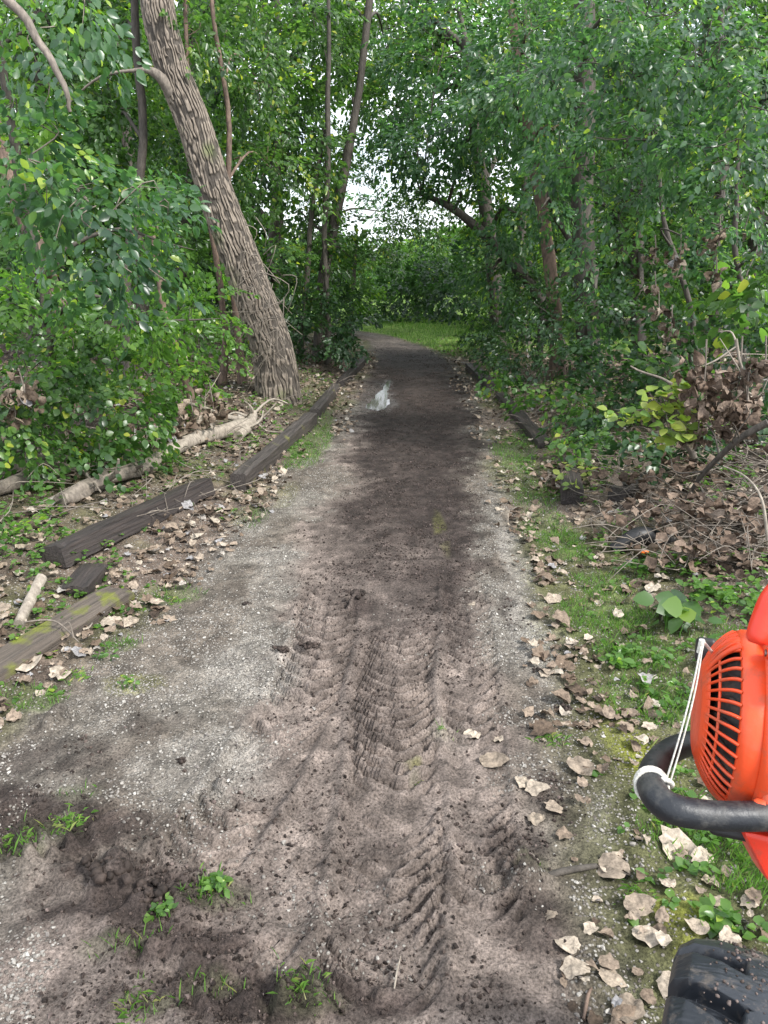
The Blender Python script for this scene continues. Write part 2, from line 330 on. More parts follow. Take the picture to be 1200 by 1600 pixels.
def smooth_pts(pts, n):
    pts = np.asarray(pts, float); k = len(pts); t = np.linspace(0, k - 1, n); out = []
    for x in t:
        i = min(int(x), k - 2); f = x - i
        p0, p1, p2, p3 = pts[max(i - 1, 0)], pts[i], pts[i + 1], pts[min(i + 2, k - 1)]
        out.append(.5 * ((2 * p1) + (-p0 + p2) * f + (2 * p0 - 5 * p1 + 4 * p2 - p3) * f * f + (-p0 + 3 * p1 - 3 * p2 + p3) * f ** 3))
    return np.array(out)
def tube(mb, pts, rad, sides=8, n=None, disp=None, cap=True, squash=None, r=.5):
    rad = np.asarray(rad, float) * np.ones(len(pts))
    if n:
        pr = smooth_pts(np.column_stack([np.asarray(pts, float), rad]), n); pts = pr[:, :3]; rad = np.maximum(pr[:, 3], 1e-4)
    pts = np.asarray(pts, float); rad = np.asarray(rad, float) * np.ones(len(pts))
    T = nrm(np.gradient(pts, axis=0)); ref = np.array([0, 0, 1.]) if abs(T[0][2]) < .9 else np.array([1., 0, 0])
    U = []; u = nrm(np.cross(T[0], ref))
    for k in range(len(pts)):
        u = nrm(u - T[k] * np.dot(u, T[k])); U.append(u)
    U = np.array(U); W = np.cross(T, U)
    a = np.linspace(0, 2 * np.pi, sides, endpoint=False)
    s = np.concatenate([[0], np.cumsum(np.linalg.norm(np.diff(pts, axis=0), axis=1))])
    rr = rad[:, None] * np.ones((1, sides))
    if disp is not None: rr = rr + disp(a[None, :] * np.ones((len(pts), 1)), s[:, None] * np.ones((1, sides)), rad[:, None])
    ca, sa = np.cos(a), np.sin(a)
    if squash: ca = ca * squash[0]; sa = sa * squash[1]
    V = pts[:, None] + U[:, None] * (rr * ca)[..., None] + W[:, None] * (rr * sa)[..., None]
    i = np.arange(len(pts) - 1)[:, None] * sides; j = np.arange(sides)[None]; j2 = (j + 1) % sides
    F = np.stack([i + j, i + j2, i + sides + j2, i + sides + j], -1).reshape(-1, 4)
    V = V.reshape(-1, 3); mb.add(V, F, r)
    if cap:
        for e, ring in ((0, np.arange(sides)), (len(pts) - 1, (len(pts) - 1) * sides + np.arange(sides)[::-1])):
            c = pts[e]; vv = np.vstack([V[ring], c]); k = np.arange(sides)
            mb.add(vv, np.stack([np.full(sides, sides), (k + 1) % sides, k], -1), r)
    return mb
def inst(mb, tv, tf, pos, Mx, scale, r):
    """many copies of a small template (K verts) at pos with 3x3 frames Mx (columns = axes)"""
    n = len(pos); tv = np.asarray(tv, float)
    V = np.einsum('nij,kj->nki', Mx, tv) * np.asarray(scale).reshape(n, 1, 1) + pos[:, None]
    F = (np.asarray(tf)[None] + (np.arange(n) * len(tv))[:, None, None]).reshape(-1, np.asarray(tf).shape[1])
    mb.add(V.reshape(-1, 3), F, np.repeat(r, len(tf)))
def frames(d, nr):
    x = nrm(d); z = nrm(nr - x * np.sum(nr * x, -1, keepdims=True)); y = np.cross(z, x)
    return np.stack([x, y, z], -1)
# leaf template: x along midrib, folded, pointed; wide = half width
def leaf_t(wide=.3, fold=.10, droop=.12):
    v = [(0, 0, 0), (.30, wide, fold), (.68, wide * .78, fold * .5 - droop * .4), (1, 0, -droop), (.68, -wide * .78, fold * .5 - droop * .4), (.30, -wide, fold)]
    return np.array(v, float), np.array([[0, 3, 2, 1], [0, 5, 4, 3]])
def leaf_f(wide=.3, fold=.09, droop=.14):
    pr = [(.16, .62), (.44, 1.0), (.76, .66)]
    v = [(0, 0, 0), (.45, 0, .02 - droop * .2), (1, 0, -droop)]
    for sg in (1, -1): v += [(a, sg * wide * b, fold * b - droop * a * a) for a, b in pr]
    return np.array(v, float), np.array([[0, 1, 4, 3], [1, 2, 5, 4], [0, 6, 7, 1], [1, 7, 8, 2]])
LF = leaf_f(); LFW = leaf_f(.42, .07, .2)
LT = leaf_t(); LTW = leaf_t(.42, .08, .15); LTN = leaf_t(.2, .08, .1)
def sprays(mb, cen, out, L, K=40, tmpl=LT, spread=1.0, up=.9, droop=.35, seed=0, rsd=.16, outw=.65):
    """leafy sprays: every centre carries a small drooping twig fan of K leaves of length L"""
    g = np.random.default_rng(seed); n = len(cen)
    t = nrm(out + g.normal(0, .45, (n, 3)) - [0, 0, droop * .6])
    nn = nrm(np.array([0, 0, up]) + g.normal(0, .35, (n, 3)) + out * outw)
    s = nrm(np.cross(nn, t)); nn = nrm(np.cross(t, s))
    a = g.random((n, K)); sd = g.choice([-1, 1], (n, K)); b_ = sd * g.random((n, K)) ** .7 * (1.05 - a * .7)
    S = L * 6.0 * spread
    pos = cen[:, None] + t[:, None] * ((a - .4) * S)[..., None] + s[:, None] * (b_ * S * .42)[..., None] + nn[:, None] * (g.normal(0, .05, (n, K)) * S)[..., None]
    pos[..., 2] -= (a ** 2) * S * .22 * droop * 2
    d = t[:, None] * (.5 + a)[..., None] + s[:, None] * (sd * .9)[..., None] + g.normal(0, .35, (n, K, 3)); d[..., 2] -= droop
    nl = nn[:, None] + g.normal(0, .30, (n, K, 3))
    r = np.clip(g.normal(.45, .17, (n, 1)) + g.normal(0, rsd, (n, K)), 0, .99); r[g.random((n, K)) < .012] = 1
    inst(mb, tmpl[0], tmpl[1], pos.reshape(-1, 3), frames(d.reshape(-1, 3), nl.reshape(-1, 3)), L * g.uniform(.5, 1.35, n * K), r.ravel())
def blob_centres(c, rad, n, g, shell=.45):
    d = nrm(g.normal(0, 1, (n, 3))); rr = (shell + (1 - shell) * g.random(n)) ** .8
    k = 1 + .28 * np.sin(d[:, 0] * 5 + c[0] * 3) * np.cos(d[:, 2] * 4 + c[1]) 
    p = c + d * (rr * k)[:, None] * rad; return p, d
def BL(u, v, Y, ru, rv, ry=None, dens=1.0):
    c = P(u, v, Y); dep = Y * cp - (c[2] - CAM_H) * sp
    rx, rz = ru * dep / FPX, rv * dep / FPX
    return (c, np.array([rx, ry if ry else (rx + rz) / 2, rz]), dens)
SEED = [100]
def foliage_tree(name, label, cat, trunk, blobs, L=.07, lm='leaf', bark='bark_dark', group=None, K=42, tmpl=LT, dens=1.0, limbs=True, twigs=.25, droop=.35, sides=9, lim=None, spread=1.0):
    """trunk: [(x,y,z,r)...] world; blobs: BL(...) list"""
    SEED[0] += 1; g = np.random.default_rng(SEED[0])
    base = np.array(trunk[0][:3]) if trunk else np.array([blobs[0][0][0], blobs[0][0][1], float(base_z(blobs[0][0][0], blobs[0][0][1]))])
    root = empty(name, base, label, cat, group)
    tp = None
    if trunk:
        T = np.array(trunk, float); T[:, :3] -= base
        tp = smooth_pts(T, 26); tp[:, 0] += np.cumsum(g.normal(0, .006, 26)) * 1; tp[:, 3] = np.maximum(tp[:, 3], .004)
        tp[0, 3] *= 1.35; tp[1, 3] *= 1.12; 
        mb = MB(); tp[0, 2] -= .1
        tube(mb, tp[:, :3], tp[:, 3], sides, disp=lambda a, s, r: r * .12 * (vn(a * 1.9, s * 6, 3) - .5))
        obj('trunk', mb, M[bark], root)
    lv = MB(); tw = lv; hastw = False; hasb = False
    for bi, (c, rad, dn) in enumerate(blobs):
        c = c - base; A = math.pi * rad[0] * rad[2]
        n = max(6, int(30 * A * (.07 / L) ** 2 * dens * dn / spread))
        cen, out = blob_centres(c, rad, n, g)
        gl = base_z(cen[:, 0] + base[0], cen[:, 1] + base[1]) - base[2]
        keep = cen[:, 2] > gl + .05; cen, out = cen[keep], out[keep]
        if len(cen) == 0: continue
        sprays(lv, cen, out, L, K, tmpl, spread, droop=droop, seed=SEED[0] * 50 + bi); hasb = True
        if trunk and limbs:
            i = int(np.argmin(np.linalg.norm(tp[:, :3] - (c - [0, 0, rad[2] * .4]), axis=1))); i = min(max(i, 2), 24)
            a0 = tp[i, :3]; mid = (a0 + c) / 2 + [0, 0, .12 * np.linalg.norm(c - a0)] + g.normal(0, .08, 3)
            r0 = min(tp[i, 3] * .55, .07)
            if np.linalg.norm(c - a0) > .3:
                lb = MB(); tube(lb, [a0, mid, c, c + (c - mid) * .5], [r0, r0 * .7, r0 * .4, r0 * .12], 6, 14)
                obj('branch', lb, M[bark], root)
        k = int(len(cen) * twigs)
        lv.mi = 1
        for q_ in range(min(k, 60)):
            e = cen[q_]; st = c * .8 + e * .2 + g.normal(0, .05, 3); mm_ = (st + e) / 2 + g.normal(0, .06, 3) + [0, 0, .04]
            tube(tw, [st, mm_, e], [.003 + L * .02, .004, .0015], 4, 6, cap=False); hastw = True
        lv.mi = 0
    lv.mi = 1
    if hasb: obj('crown', lv, [M[lm], M[bark]], root)
    return root

# ------------------------------------------------------------------ the ground and the path: one displaced sheet cut along the gravel's edge
def axis(segs):
    a = [segs[0][0]]
    for x0, x1, s0, s1 in segs:
        while a[-1] < x1 - 1e-6:
            f = (a[-1] - x0) / (x1 - x0); a.append(a[-1] + s0 + (s1 - s0) * f)
    return np.array(a)
ys = axis([(-6, 1.1, .5, .04), (1.1, 4.2, .0115, .0115), (4.2, 9, .0115, .035), (9, 24, .035, .13), (24, 60, .13, 2), (60, 400, 2, 40)])
xp = axis([(0, 1.5, .012, .012), (1.5, 4.5, .012, .05), (4.5, 12, .05, .5), (12, 60, .5, 5), (60, 400, 5, 60)])
xs = np.concatenate([-xp[:0:-1], xp])
X, Y = np.meshgrid(xs, ys); Z = hz(X, Y)
l, r_ = xL(Y), xR(Y)
wob = (fbm(X, Y, .5, 3, 51) - .5) * .5
on = sstep(-.16, .10, X - l + wob * .6) * sstep(-.16, .10, r_ - X + wob * .6)
f1 = fbm(X, Y, .9, 4, 11); f2 = fbm(X, Y, .18, 3, 12); f3 = fbm(X, Y, .05, 2, 13)
tt = (X - l) / np.maximum(r_ - l, .1)
def lerp(a, b_, f): return a + (b_ - a) * f[..., None]
col = np.zeros(X.shape + (3,)) + np.array([.150, .134, .114])               # pale limestone gravel
stones = (.35 + .5 * sstep(.4, .6, f2)) * np.ones_like(X); wet = .1 * np.ones_like(X)
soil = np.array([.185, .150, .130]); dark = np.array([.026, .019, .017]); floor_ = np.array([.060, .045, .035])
# a film of trodden dirt over much of the gravel
dirt = sstep(.35, .62, fbm(X, Y, .55, 4, 71)); col = lerp(col, np.array([.105, .085, .068]), dirt * .7); stones -= .3 * dirt
# crushed, soil-covered wheelway
cxm, chw = np.interp(Y, [1.0, 2.2, 3.5, 6, 9], [-.25, -.08, .02, .13, .3]), np.interp(Y, [1.0, 2.2, 3.5, 6, 9, 14], [.9, .58, .5, .55, .62, .7])
dd = np.abs(X - cxm) / chw + (f1 - .5) * .9 + (f2 - .5) * .5
msoil = (1 - sstep(.75, 1.25, dd)); col = lerp(col, soil, msoil * .9); stones -= .45 * msoil
# dark wet soil towards the bend
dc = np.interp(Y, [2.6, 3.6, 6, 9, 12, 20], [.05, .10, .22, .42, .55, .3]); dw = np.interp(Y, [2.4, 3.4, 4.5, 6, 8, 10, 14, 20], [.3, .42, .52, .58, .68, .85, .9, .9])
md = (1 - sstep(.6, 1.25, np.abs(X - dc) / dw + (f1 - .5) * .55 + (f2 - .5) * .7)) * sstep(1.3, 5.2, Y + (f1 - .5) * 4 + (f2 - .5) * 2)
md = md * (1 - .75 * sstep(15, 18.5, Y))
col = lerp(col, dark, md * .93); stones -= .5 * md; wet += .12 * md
mid = np.exp(-((tt - .5) / .1) ** 2) * sstep(4, 6, Y) * (1 - sstep(11, 14, Y)); col = lerp(col, np.array([.15, .12, .10]), mid * .12 * f2)
# churned dark mud, near left and bottom
MUD = [ell(190, 1400, .34, .18), ell(60, 1300, .42, .14), ell(-80, 1290, .4, .2), ell(250, 1480, .3, .1), ell(420, 1560, .42, .08), ell(560, 1575, .25, .05), ell(330, 1540, .2, .08), ell(90, 1180, .25, .12, .6), ell(240, 1130, .2, .1, .4), ell(800, 1330, .13, .18, .8), ell(830, 1450, .14, .16, .8), ell(870, 1250, .10, .2, .7), ell(560, 950, .09, .12, .7), ell(760, 1560, .16, .08, .6), ell(480, 1020, .05, .04, .9), ell(800, 960, .06, .25, .6)]
mm_ = fields(X, Y, MUD) * sstep(.25, .55, f2 + .15); col = lerp(col, dark * 1.5, mm_ * .85); stones -= .5 * mm_; wet += .28 * mm_ * sstep(.5, .6, f3)
PALE = [ell(50, 1520, .25, .12), ell(120, 1450, .15, .05, .6)]
mp2 = fields(X, Y, PALE); col = lerp(col, soil * 1.15, mp2 * .9)
pale2 = fields(X, Y, [ell(330, 1190, .28, .25), ell(400, 1050, .26, .3), ell(430, 900, .16, .6, .6), ell(830, 1000, .1, .5), ell(805, 870, .1, .6), ell(960, 1290, .08, .2), ell(1010, 1400, .12, .2), ell(1030, 1540, .15, .12), ell(700, 1150, .1, .1, .3)])
col = lerp(col, np.array([.26, .24, .212]), pale2 * .75 * (.5 + .5 * f2)); stones += .3 * pale2
# wet margin of the puddle
pw = np.maximum(pud(X, Y, 2.2), fields(X, Y, [ell(588, 622, .3, 1.6, .8)])); col = lerp(col, np.array([.07, .06, .055]), pw * .75); wet += .55 * pw; stones -= .5 * pw
# off the gravel: litter-covered soil, woodland floor, mown grass beyond the bend
off = 1 - on; vergec = lerp(np.zeros_like(col) + np.array([.13, .10, .08]), np.array([.085, .085, .04]), sstep(.42, .62, f1)); wood = sstep(.7, 2.2, np.maximum(l - X, X - r_))
vergec = lerp(vergec, floor_, wood); col = lerp(col, vergec, off); stones *= (1 - .75 * off)
stones *= (1 - .88 * md); stones = stones + off * (1 - wood) * .10
MOSS = [ell(1010, 1180, .14, .16), ell(1075, 1430, .10, .08), ell(960, 1150, .08, .3, .5), ell(1060, 1480, .07, .05), ell(860, 700, .2, .6, .5), ell(640, 1195, .05, .03, .6), ell(210, 1070, .15, .1, .4), ell(690, 830, .05, .5, .25), ell(450, 770, .1, .5, .25)]
gcol = fields(X, Y, GRS); col = lerp(col, np.array([.07, .10, .03]), gcol * .7); mo = fields(X, Y, MOSS) * sstep(.35, .6, f2); col = lerp(col, np.array([.16, .17, .025]), mo * .85)
lawn = sstep(14.5, 16.5, Y) * sstep(.0, .35, X - r_) * (1 - sstep(1.5, 5, X - r_ - 3)) + sstep(23, 25, Y)
lawn = np.clip(lawn, 0, 1); col = lerp(col, np.array([.14, .22, .045]), lawn); stones *= (1 - lawn); wet *= (1 - lawn)
f4 = fbm(X, Y, .09, 4, 61); f5 = fbm(X, Y, 1.6, 3, 62); col *= ((.72 + .56 * f3) * (.75 + .5 * sstep(.25, .75, f4)) * (.85 + .3 * f5))[..., None]
TRK = np.clip(trackmask(X, Y), 0, 1); col = lerp(col, soil * 1.3, TRK * .4 * (1 - md))
stones = np.clip(stones, 0, 1); wet = np.clip(wet, 0, 1)
ny, nx = X.shape
ii, jj = np.meshgrid(np.arange(ny - 1), np.arange(nx - 1), indexing='ij')
Fq = np.stack([ii * nx + jj, ii * nx + jj + 1, (ii + 1) * nx + jj + 1, (ii + 1) * nx + jj], -1).reshape(-1, 4)
pm = (on > .5)[:-1, :-1].ravel() & (Y[:-1, :-1].ravel() < 60)
Vall = np.stack([X, Y, Z], -1).reshape(-1, 3)
for nm_, sel in (('path', pm), ('ground', ~pm)):
    f = Fq[sel]; idx, inv = np.unique(f, return_inverse=True); mb = MB(); mb.add(Vall[idx], inv.reshape(-1, 4))
    me = mb.mesh(nm_)
    a = me.attributes.new('albedo', 'FLOAT_COLOR', 'POINT'); a.data.foreach_set('color', np.column_stack([col.reshape(-1, 3)[idx], np.ones(len(idx))]).ravel().astype(np.float32))
    for an, arr in (('stones', stones), ('wet', wet)):
        a = me.attributes.new(an, 'FLOAT', 'POINT'); a.data.foreach_set('value', arr.ravel()[idx].astype(np.float32))
    o_ = obj(nm_, me, M['ground']); o_['kind'] = 'structure'
# puddle
mb = MB(); px, py = np.meshgrid(np.linspace(-.55, .35, 60), np.linspace(7.9, 13.2, 160)); pz = np.full_like(px, -.008)
pc = pud(px, py, 1.); gg = np.arange(59 * 159); i_, j_ = gg // 59, gg % 59
Fp = np.stack([i_ * 60 + j_, i_ * 60 + j_ + 1, (i_ + 1) * 60 + j_ + 1, (i_ + 1) * 60 + j_], -1)
kp = (pc.ravel()[Fp[:, 0]] > .15); kp &= True
mb.add(np.stack([px, py, pz], -1).reshape(-1, 3), Fp[kp]); pdl = obj('puddle', mb, M['water']); pdl['kind'] = 'structure'

# ------------------------------------------------------------------ gravel stones and soil clods (uncountable)
ph = (1 + 5 ** .5) / 2
IV = nrm(np.array([(-1, ph, 0), (1, ph, 0), (-1, -ph, 0), (1, -ph, 0), (0, -1, ph), (0, 1, ph), (0, -1, -ph), (0, 1, -ph), (ph, 0, -1), (ph, 0, 1), (-ph, 0, -1), (-ph, 0, 1)], float))
IF = np.array([(0, 11, 5), (0, 5, 1), (0, 1, 7), (0, 7, 10), (0, 10, 11), (1, 5, 9), (5, 11, 4), (11, 10, 2), (10, 7, 6), (7, 1, 8), (3, 9, 4), (3, 4, 2), (3, 2, 6), (3, 6, 8), (3, 8, 9), (4, 9, 5), (2, 4, 11), (6, 2, 10), (8, 6, 7), (9, 8, 1)])
def bil(F_, x, y):
    i = np.clip(np.searchsorted(ys, y) - 1, 0, ny - 2); j = np.clip(np.searchsorted(xs, x) - 1, 0, nx - 2); return F_[i, j]
def scatter(name, n, ymin, ymax, xr, prob, smin, smax, material, flat=.7, sink=.25, seed=1, rbias=.5):
    g = np.random.default_rng(seed); y = ymin + (ymax - ymin) * g.random(n) ** 1.6; x = g.uniform(-xr, xr, n)
    k = g.random(n) < np.clip(prob(x, y), 0, 1); x, y = x[k], y[k]; n = len(x)
    s = smin * (smax / smin) ** (g.random(n) ** 2.2); mb = MB()
    for q_ in range(6):
        kk = np.arange(n) % 6 == q_
        if kk.sum() == 0: continue
        tv = IV * g.uniform(.55, 1.35, (12, 1)) * [1, g.uniform(.6, .95), flat * g.uniform(.7, 1.1)]
        a = g.uniform(0, 6.28, kk.sum()); d = np.stack([np.cos(a), np.sin(a), g.normal(0, .2, kk.sum())], -1); u = np.array([0, 0, 1.]) + g.normal(0, .25, (kk.sum(), 3))
        pos = np.stack([x[kk], y[kk], bil(Z, x[kk], y[kk]) + s[kk] * flat * (1 - 2 * sink) * .8], -1)
        inst(mb, tv, IF, pos, frames(d, u), s[kk], np.clip(g.normal(rbias, .28, kk.sum()), 0, 1))
    o = obj(name, mb, material, smooth=False); o['kind'] = 'stuff'; return o
def ontest(x, y): return bil(on, x, y)
o_ = scatter('gravel', 90000, 1.25, 7.0, 2.3, lambda x, y: bil(stones, x, y) ** 1.3 * 1.1, .0028, .0095, M['stone'], seed=2); tag(o_, 'loose pale limestone gravel strewn over the path and its edges', 'gravel')
o_ = scatter('soil_crumbs', 360000, 1.25, 21, 1.9, lambda x, y: (1 - sstep(10, 19, y)) * (bil(md, x, y) * .9 + bil(mm_, x, y) * 1.0 + bil(msoil, x, y) * .35) * (.12 + .88 * sstep(.42, .62, fbm(x, y, .28, 3, 5))), .0015, .0088, M['clod'], flat=.8, seed=3, rbias=.28); tag(o_, 'dark crumbs of soil thrown up along the wheel tracks', 'soil')

# ------------------------------------------------------------------ dry leaves
def dry_template(g, n=12, rings=3, curl=None):
    """broad toothed leaf with curled, crinkled surface; unit half-length"""
    a = np.linspace(0, 2 * np.pi, n, endpoint=False)
    rad = .62 + .38 * np.abs(np.cos(a / 2)) ** 1.5; rad = rad * (1 + .045 * (-1) ** np.arange(n)) * g.uniform(.91, 1.09, n); rad[0] *= 1.18
    V = [(0, 0, 0)]; cl = g.normal(0, .45, 3) if curl is None else curl * g.choice([-1, 1], 3) * g.uniform(.5, 1.3, 3)
    for k in range(1, rings + 1):
        f = k / rings
        for i in range(n):
            V.append((rad[i] * f * np.cos(a[i]), rad[i] * f * np.sin(a[i]) * .85, g.normal(0, .06) * f))
    V = np.array(V); ph1, ph2 = g.uniform(0, 6, 2); V[:, 2] += (.10 * np.sin(V[:, 0] * 5 + V[:, 1] * 3 + ph1) + .07 * np.sin(V[:, 1] * 8 - V[:, 0] * 4 + ph2)) * np.hypot(V[:, 0], V[:, 1]) ** .7; V[:, 2] += .10 * np.abs(V[:, 1]) + cl[0] * V[:, 0] ** 2 * .6 + cl[1] * V[:, 1] ** 2 * .9 + cl[2] * V[:, 0] * V[:, 1] + .08 * np.sin(V[:, 1] * 9)
    V[:, 2] -= V[:, 2].min()
    F = [(0, 1 + i, 1 + (i + 1) % n, 0) for i in range(n)]
    tri = np.array([(0, 1 + i, 1 + (i + 1) % n) for i in range(n)])
    qd = np.array([(1 + (k - 1) * n + i, 1 + k * n + i, 1 + k * n + (i + 1) % n, 1 + (k - 1) * n + (i + 1) % n) for k in range(1, rings) for i in range(n)])
    return V, tri, qd
gd = np.random.default_rng(5)
def dry_scatter(mb, x, y, z, s, g, tilt=.35, curl=.5, rmu=.5, nt=8, rings=2, n=9):
    N_ = len(x)
    for q_ in range(nt):
        kk = np.arange(N_) % nt == q_; m_ = kk.sum()
        if m_ == 0: continue
        V, tri, qd = dry_template(g, n, rings, curl * g.uniform(.3, 1.5))
        a = g.uniform(0, 6.28, m_); d = np.stack([np.cos(a), np.sin(a), g.normal(0, tilt, m_)], -1); u = np.array([0, 0, 1.]) + g.normal(0, tilt, (m_, 3))
        if tilt > .8: u = g.normal(0, 1, (m_, 3))
        pos = np.stack([x[kk], y[kk], z[kk]], -1); Fr = frames(d, u); rr = np.clip(g.normal(rmu, .24, m_), 0, 1)
        V2 = np.einsum('nij,kj->nki', Fr, V) * s[kk][:, None, None] + pos[:, None]
        off_ = (np.arange(m_) * len(V))[:, None, None]
        mb.v.append(V2.reshape(-1, 3)); mb.f.append((tri[None] + off_).reshape(-1, 3) + mb.n); mb.r.append(np.repeat(rr, len(tri)))
        if len(qd): mb.f.append((qd[None] + off_).reshape(-1, 4) + mb.n); mb.r.append(np.repeat(rr, len(qd)))
        mb.n += V2.shape[0] * V2.shape[1]
def litter_prob(x, y):
    l, r = xL(y), xR(y); a = l - x; b_ = x - r
    p = sstep(-.12, .1, a) * (1 - .45 * sstep(1.6, 3.5, a)) + sstep(-.22, .12, b_) * (1 - .35 * sstep(1.8, 4, b_))
    p = p * (.35 + .65 * sstep(.3, .55, fbm(x, y, .35, 3, 77)))
    p = p + .9 * fields(x, y, LIT) 
    p = p * (1 - .8 * fields(x, y, GRS))
    return np.where(y > 16, p * .35, p)
LIT = [ell(870, 1300, .05, .06, .7), ell(940, 1120, .15, .25, .5), ell(950, 1470, .08, .05, .6), ell(870, 1260, .08, .10, .6), ell(960, 1560, .2, .12), ell(880, 1510, .10, .1, .7), ell(1000, 1380, .1, .08, .6), ell(770, 1190, .05, .04, .5), ell(880, 1130, .12, .2, .6), ell(840, 850, .14, .5, .9), ell(210, 960, .2, .2), ell(380, 790, .25, .6), ell(540, 660, .12, 1.2, .5), ell(730, 600, .3, 2, .5)]
g = np.random.default_rng(21); mb = MB()
n = 62000; y = 1.25 + 17 * g.random(n) ** 1.5; x = g.uniform(-1, 1, n) * (1.6 + y * .42); k = g.random(n) < litter_prob(x, y) * np.where(y < 2.6, .13, .6) * np.where(x < 0, .85, .6) * (1 + .5 * (y > 6))
k &= ~((np.hypot(x - .62, y - .93) < .3)); x, y = x[k], y[k]; s = g.uniform(.013, .038, len(x)) * np.where(g.random(len(x)) < .12, 1.5, 1)
nr2 = y < 4.6
dry_scatter(mb, x[nr2], y[nr2], (bil(Z, x, y) + g.random(len(x)) ** 2 * .03)[nr2], s[nr2], g, .2, .42, .55, 24, 3, 16)
dry_scatter(mb, x[~nr2], y[~nr2], (bil(Z, x, y) + g.random(len(x)) ** 2 * .05)[~nr2], s[~nr2], g, .28, .45, .55, 10, 2, 9)
o_ = obj('leaf_litter', mb, M['dry']); o_['kind'] = 'stuff'; tag(o_, 'thick litter of dry tan leaves along both verges', 'leaf litter')
# single leaves that lie apart near the viewer
meshes = []
for q_ in range(7):
    V, tri, qd = dry_template(gd, 20, 4, .35); mb = MB(); rv = gd.uniform(.3, .95); mb.add(V, tri, rv); mb.v.append(np.zeros((0, 3))); mb.f.append(qd); mb.r.append(np.full(len(qd), rv)); me = mb.mesh('dry_leaf'); meshes.append(me)
spots = [(765, 1188, 25, 'pale tan leaf lying alone beside the near tyre track'), (735, 1148, 17, 'small brown leaf on the path above the lone pale tan leaf'), (778, 1152, 15, 'curled beige leaf just right of the small brown leaf on the path'),
 (868, 1270, 18, 'grey leaf at the lower right of the leaf cluster on the muddy edge'), (845, 1240, 22, 'pinkish leaf at the middle of the leaf cluster on the muddy edge'), (838, 1282, 18, 'grey-brown leaf lowest in the leaf cluster on the muddy edge'), (812, 1228, 15, 'grey leaf leftmost in the leaf cluster on the muddy edge'),
 (905, 1205, 28, 'broad pinkish leaf above and right of the leaf cluster on the muddy edge'), (1060, 1332, 36, 'large grey-tan leaf directly below the bend of the black handle'), (1098, 1345, 22, 'small pinkish leaf overlapping the large one below the black handle'),
 (962, 1365, 34, 'long grey leaf at the right end of the dark wet stick'), (1040, 1390, 17, 'small round tan leaf on white gravel right of the dark wet stick'), (1122, 1420, 15, 'beige leaf in the grass behind the tyre, left of its twin'), (1172, 1422, 17, 'beige leaf in the grass behind the tyre, at the right edge'),
 (990, 1425, 28, 'broad pale leaf upper left of the tyre on gravel'), (1005, 1468, 28, 'crumpled pale leaf just left of the tyre shoulder'), (890, 1485, 24, 'folded tan leaf beside the grey-green leaf at lower right'), (862, 1442, 16, 'long narrow grey leaf standing on edge near the bottom'),
 (905, 1530, 26, 'brown leaf low on the muddy edge above the short brown twig'), (948, 1535, 24, 'tan leaf between the short brown twig and the tyre'), (1048, 1540, 26, 'pale leaf touching the left side of the tyre'), (985, 1585, 34, 'largest pale leaf cut by the bottom edge of the picture'),
 (45, 1048, 32, 'largest whitish leaf below the mossy timber'), (95, 1060, 24, 'whitish leaf right of the largest whitish leaf below the mossy timber'), (15, 1008, 17, 'tan leaf lying on top of the mossy timber'), (168, 978, 15, 'pale leaf beside the clover patch at the right end of the mossy timber'), (205, 975, 18, 'long pale leaf on gravel past the end of the mossy timber'), (740, 946, 9, 'tiny brown leaf alone on the dark path')]
for q_, (u, v, sz, lb) in enumerate(spots):
    p = G0(u, v); p[2] = 0
    dep = p[1] * cp + CAM_H * sp
    o_ = obj('dry_leaf', meshes[q_ % 7], M['single_dry'], loc=(p[0], p[1], gz(p[0], p[1]) + .006 + (.14 if 'on top of the mossy' in lb else 0)))
    s_ = sz * dep / FPX; o_.scale = (s_, s_, s_ * .8); o_.rotation_euler = (gd.normal(0, .15), gd.normal(0, .15), gd.uniform(0, 6.28))
    tag(o_, lb, 'leaf', 'single dry leaves near the path edge')

# ------------------------------------------------------------------ grass and low weeds (uncountable)
g = np.random.default_rng(31); mb = MB()
n = 260000; y = 1.3 + 10 * g.random(n) ** 1.5; x = g.uniform(-1, 1, n) * (1.0 + y * .35)
k = g.random(n) < fields(x, y, GRS) ** 1.3 * .9 * (.2 + .8 * (vn(x * 9, y * 9, 4) > .45)); x, y = x[k], y[k]
yf = 15 + 10 * g.random(14000); xf = g.uniform(-2, 5, 14000); kf = (xf > xR(yf) + .1); x = np.append(x, xf[kf]); y = np.append(y, yf[kf])
n = len(x); h = g.uniform(.015, .05, n) * np.where(y > 14, 2.2, 1); a = g.uniform(0, 6.28, n); tip = np.stack([np.cos(a), np.sin(a), np.zeros(n)], -1) * (h * g.uniform(.2, .9, n))[:, None]
base = np.stack([x, y, bil(Z, x, y) - .003], -1); wv = np.stack([-np.sin(a), np.cos(a), np.zeros(n)], -1) * np.where(y > 14, .006, .0018)[:, None]
V = np.stack([base - wv, base + wv, base + tip * .4 + wv * .7 + np.array([0, 0, 1]) * (h * .6)[:, None], base + tip + np.array([0, 0, 1]) * h[:, None]], 1)
mb.add(V.reshape(-1, 3), np.arange(n * 4).reshape(n, 4), np.clip(g.normal(.5, .22, n), 0, 1))
o_ = obj('grass', mb, M['grassm'], smooth=False); o_['kind'] = 'stuff'; tag(o_, 'short bright grass in patches along both verges', 'grass')
g = np.random.default_rng(33); mb = MB(); n = 26000
y = 1.5 + 15 * g.random(n) ** 1.3; x = g.uniform(-1, 1, n) * (1.5 + y * .42); a_ = np.maximum(xL(y) - x, x - xR(y))
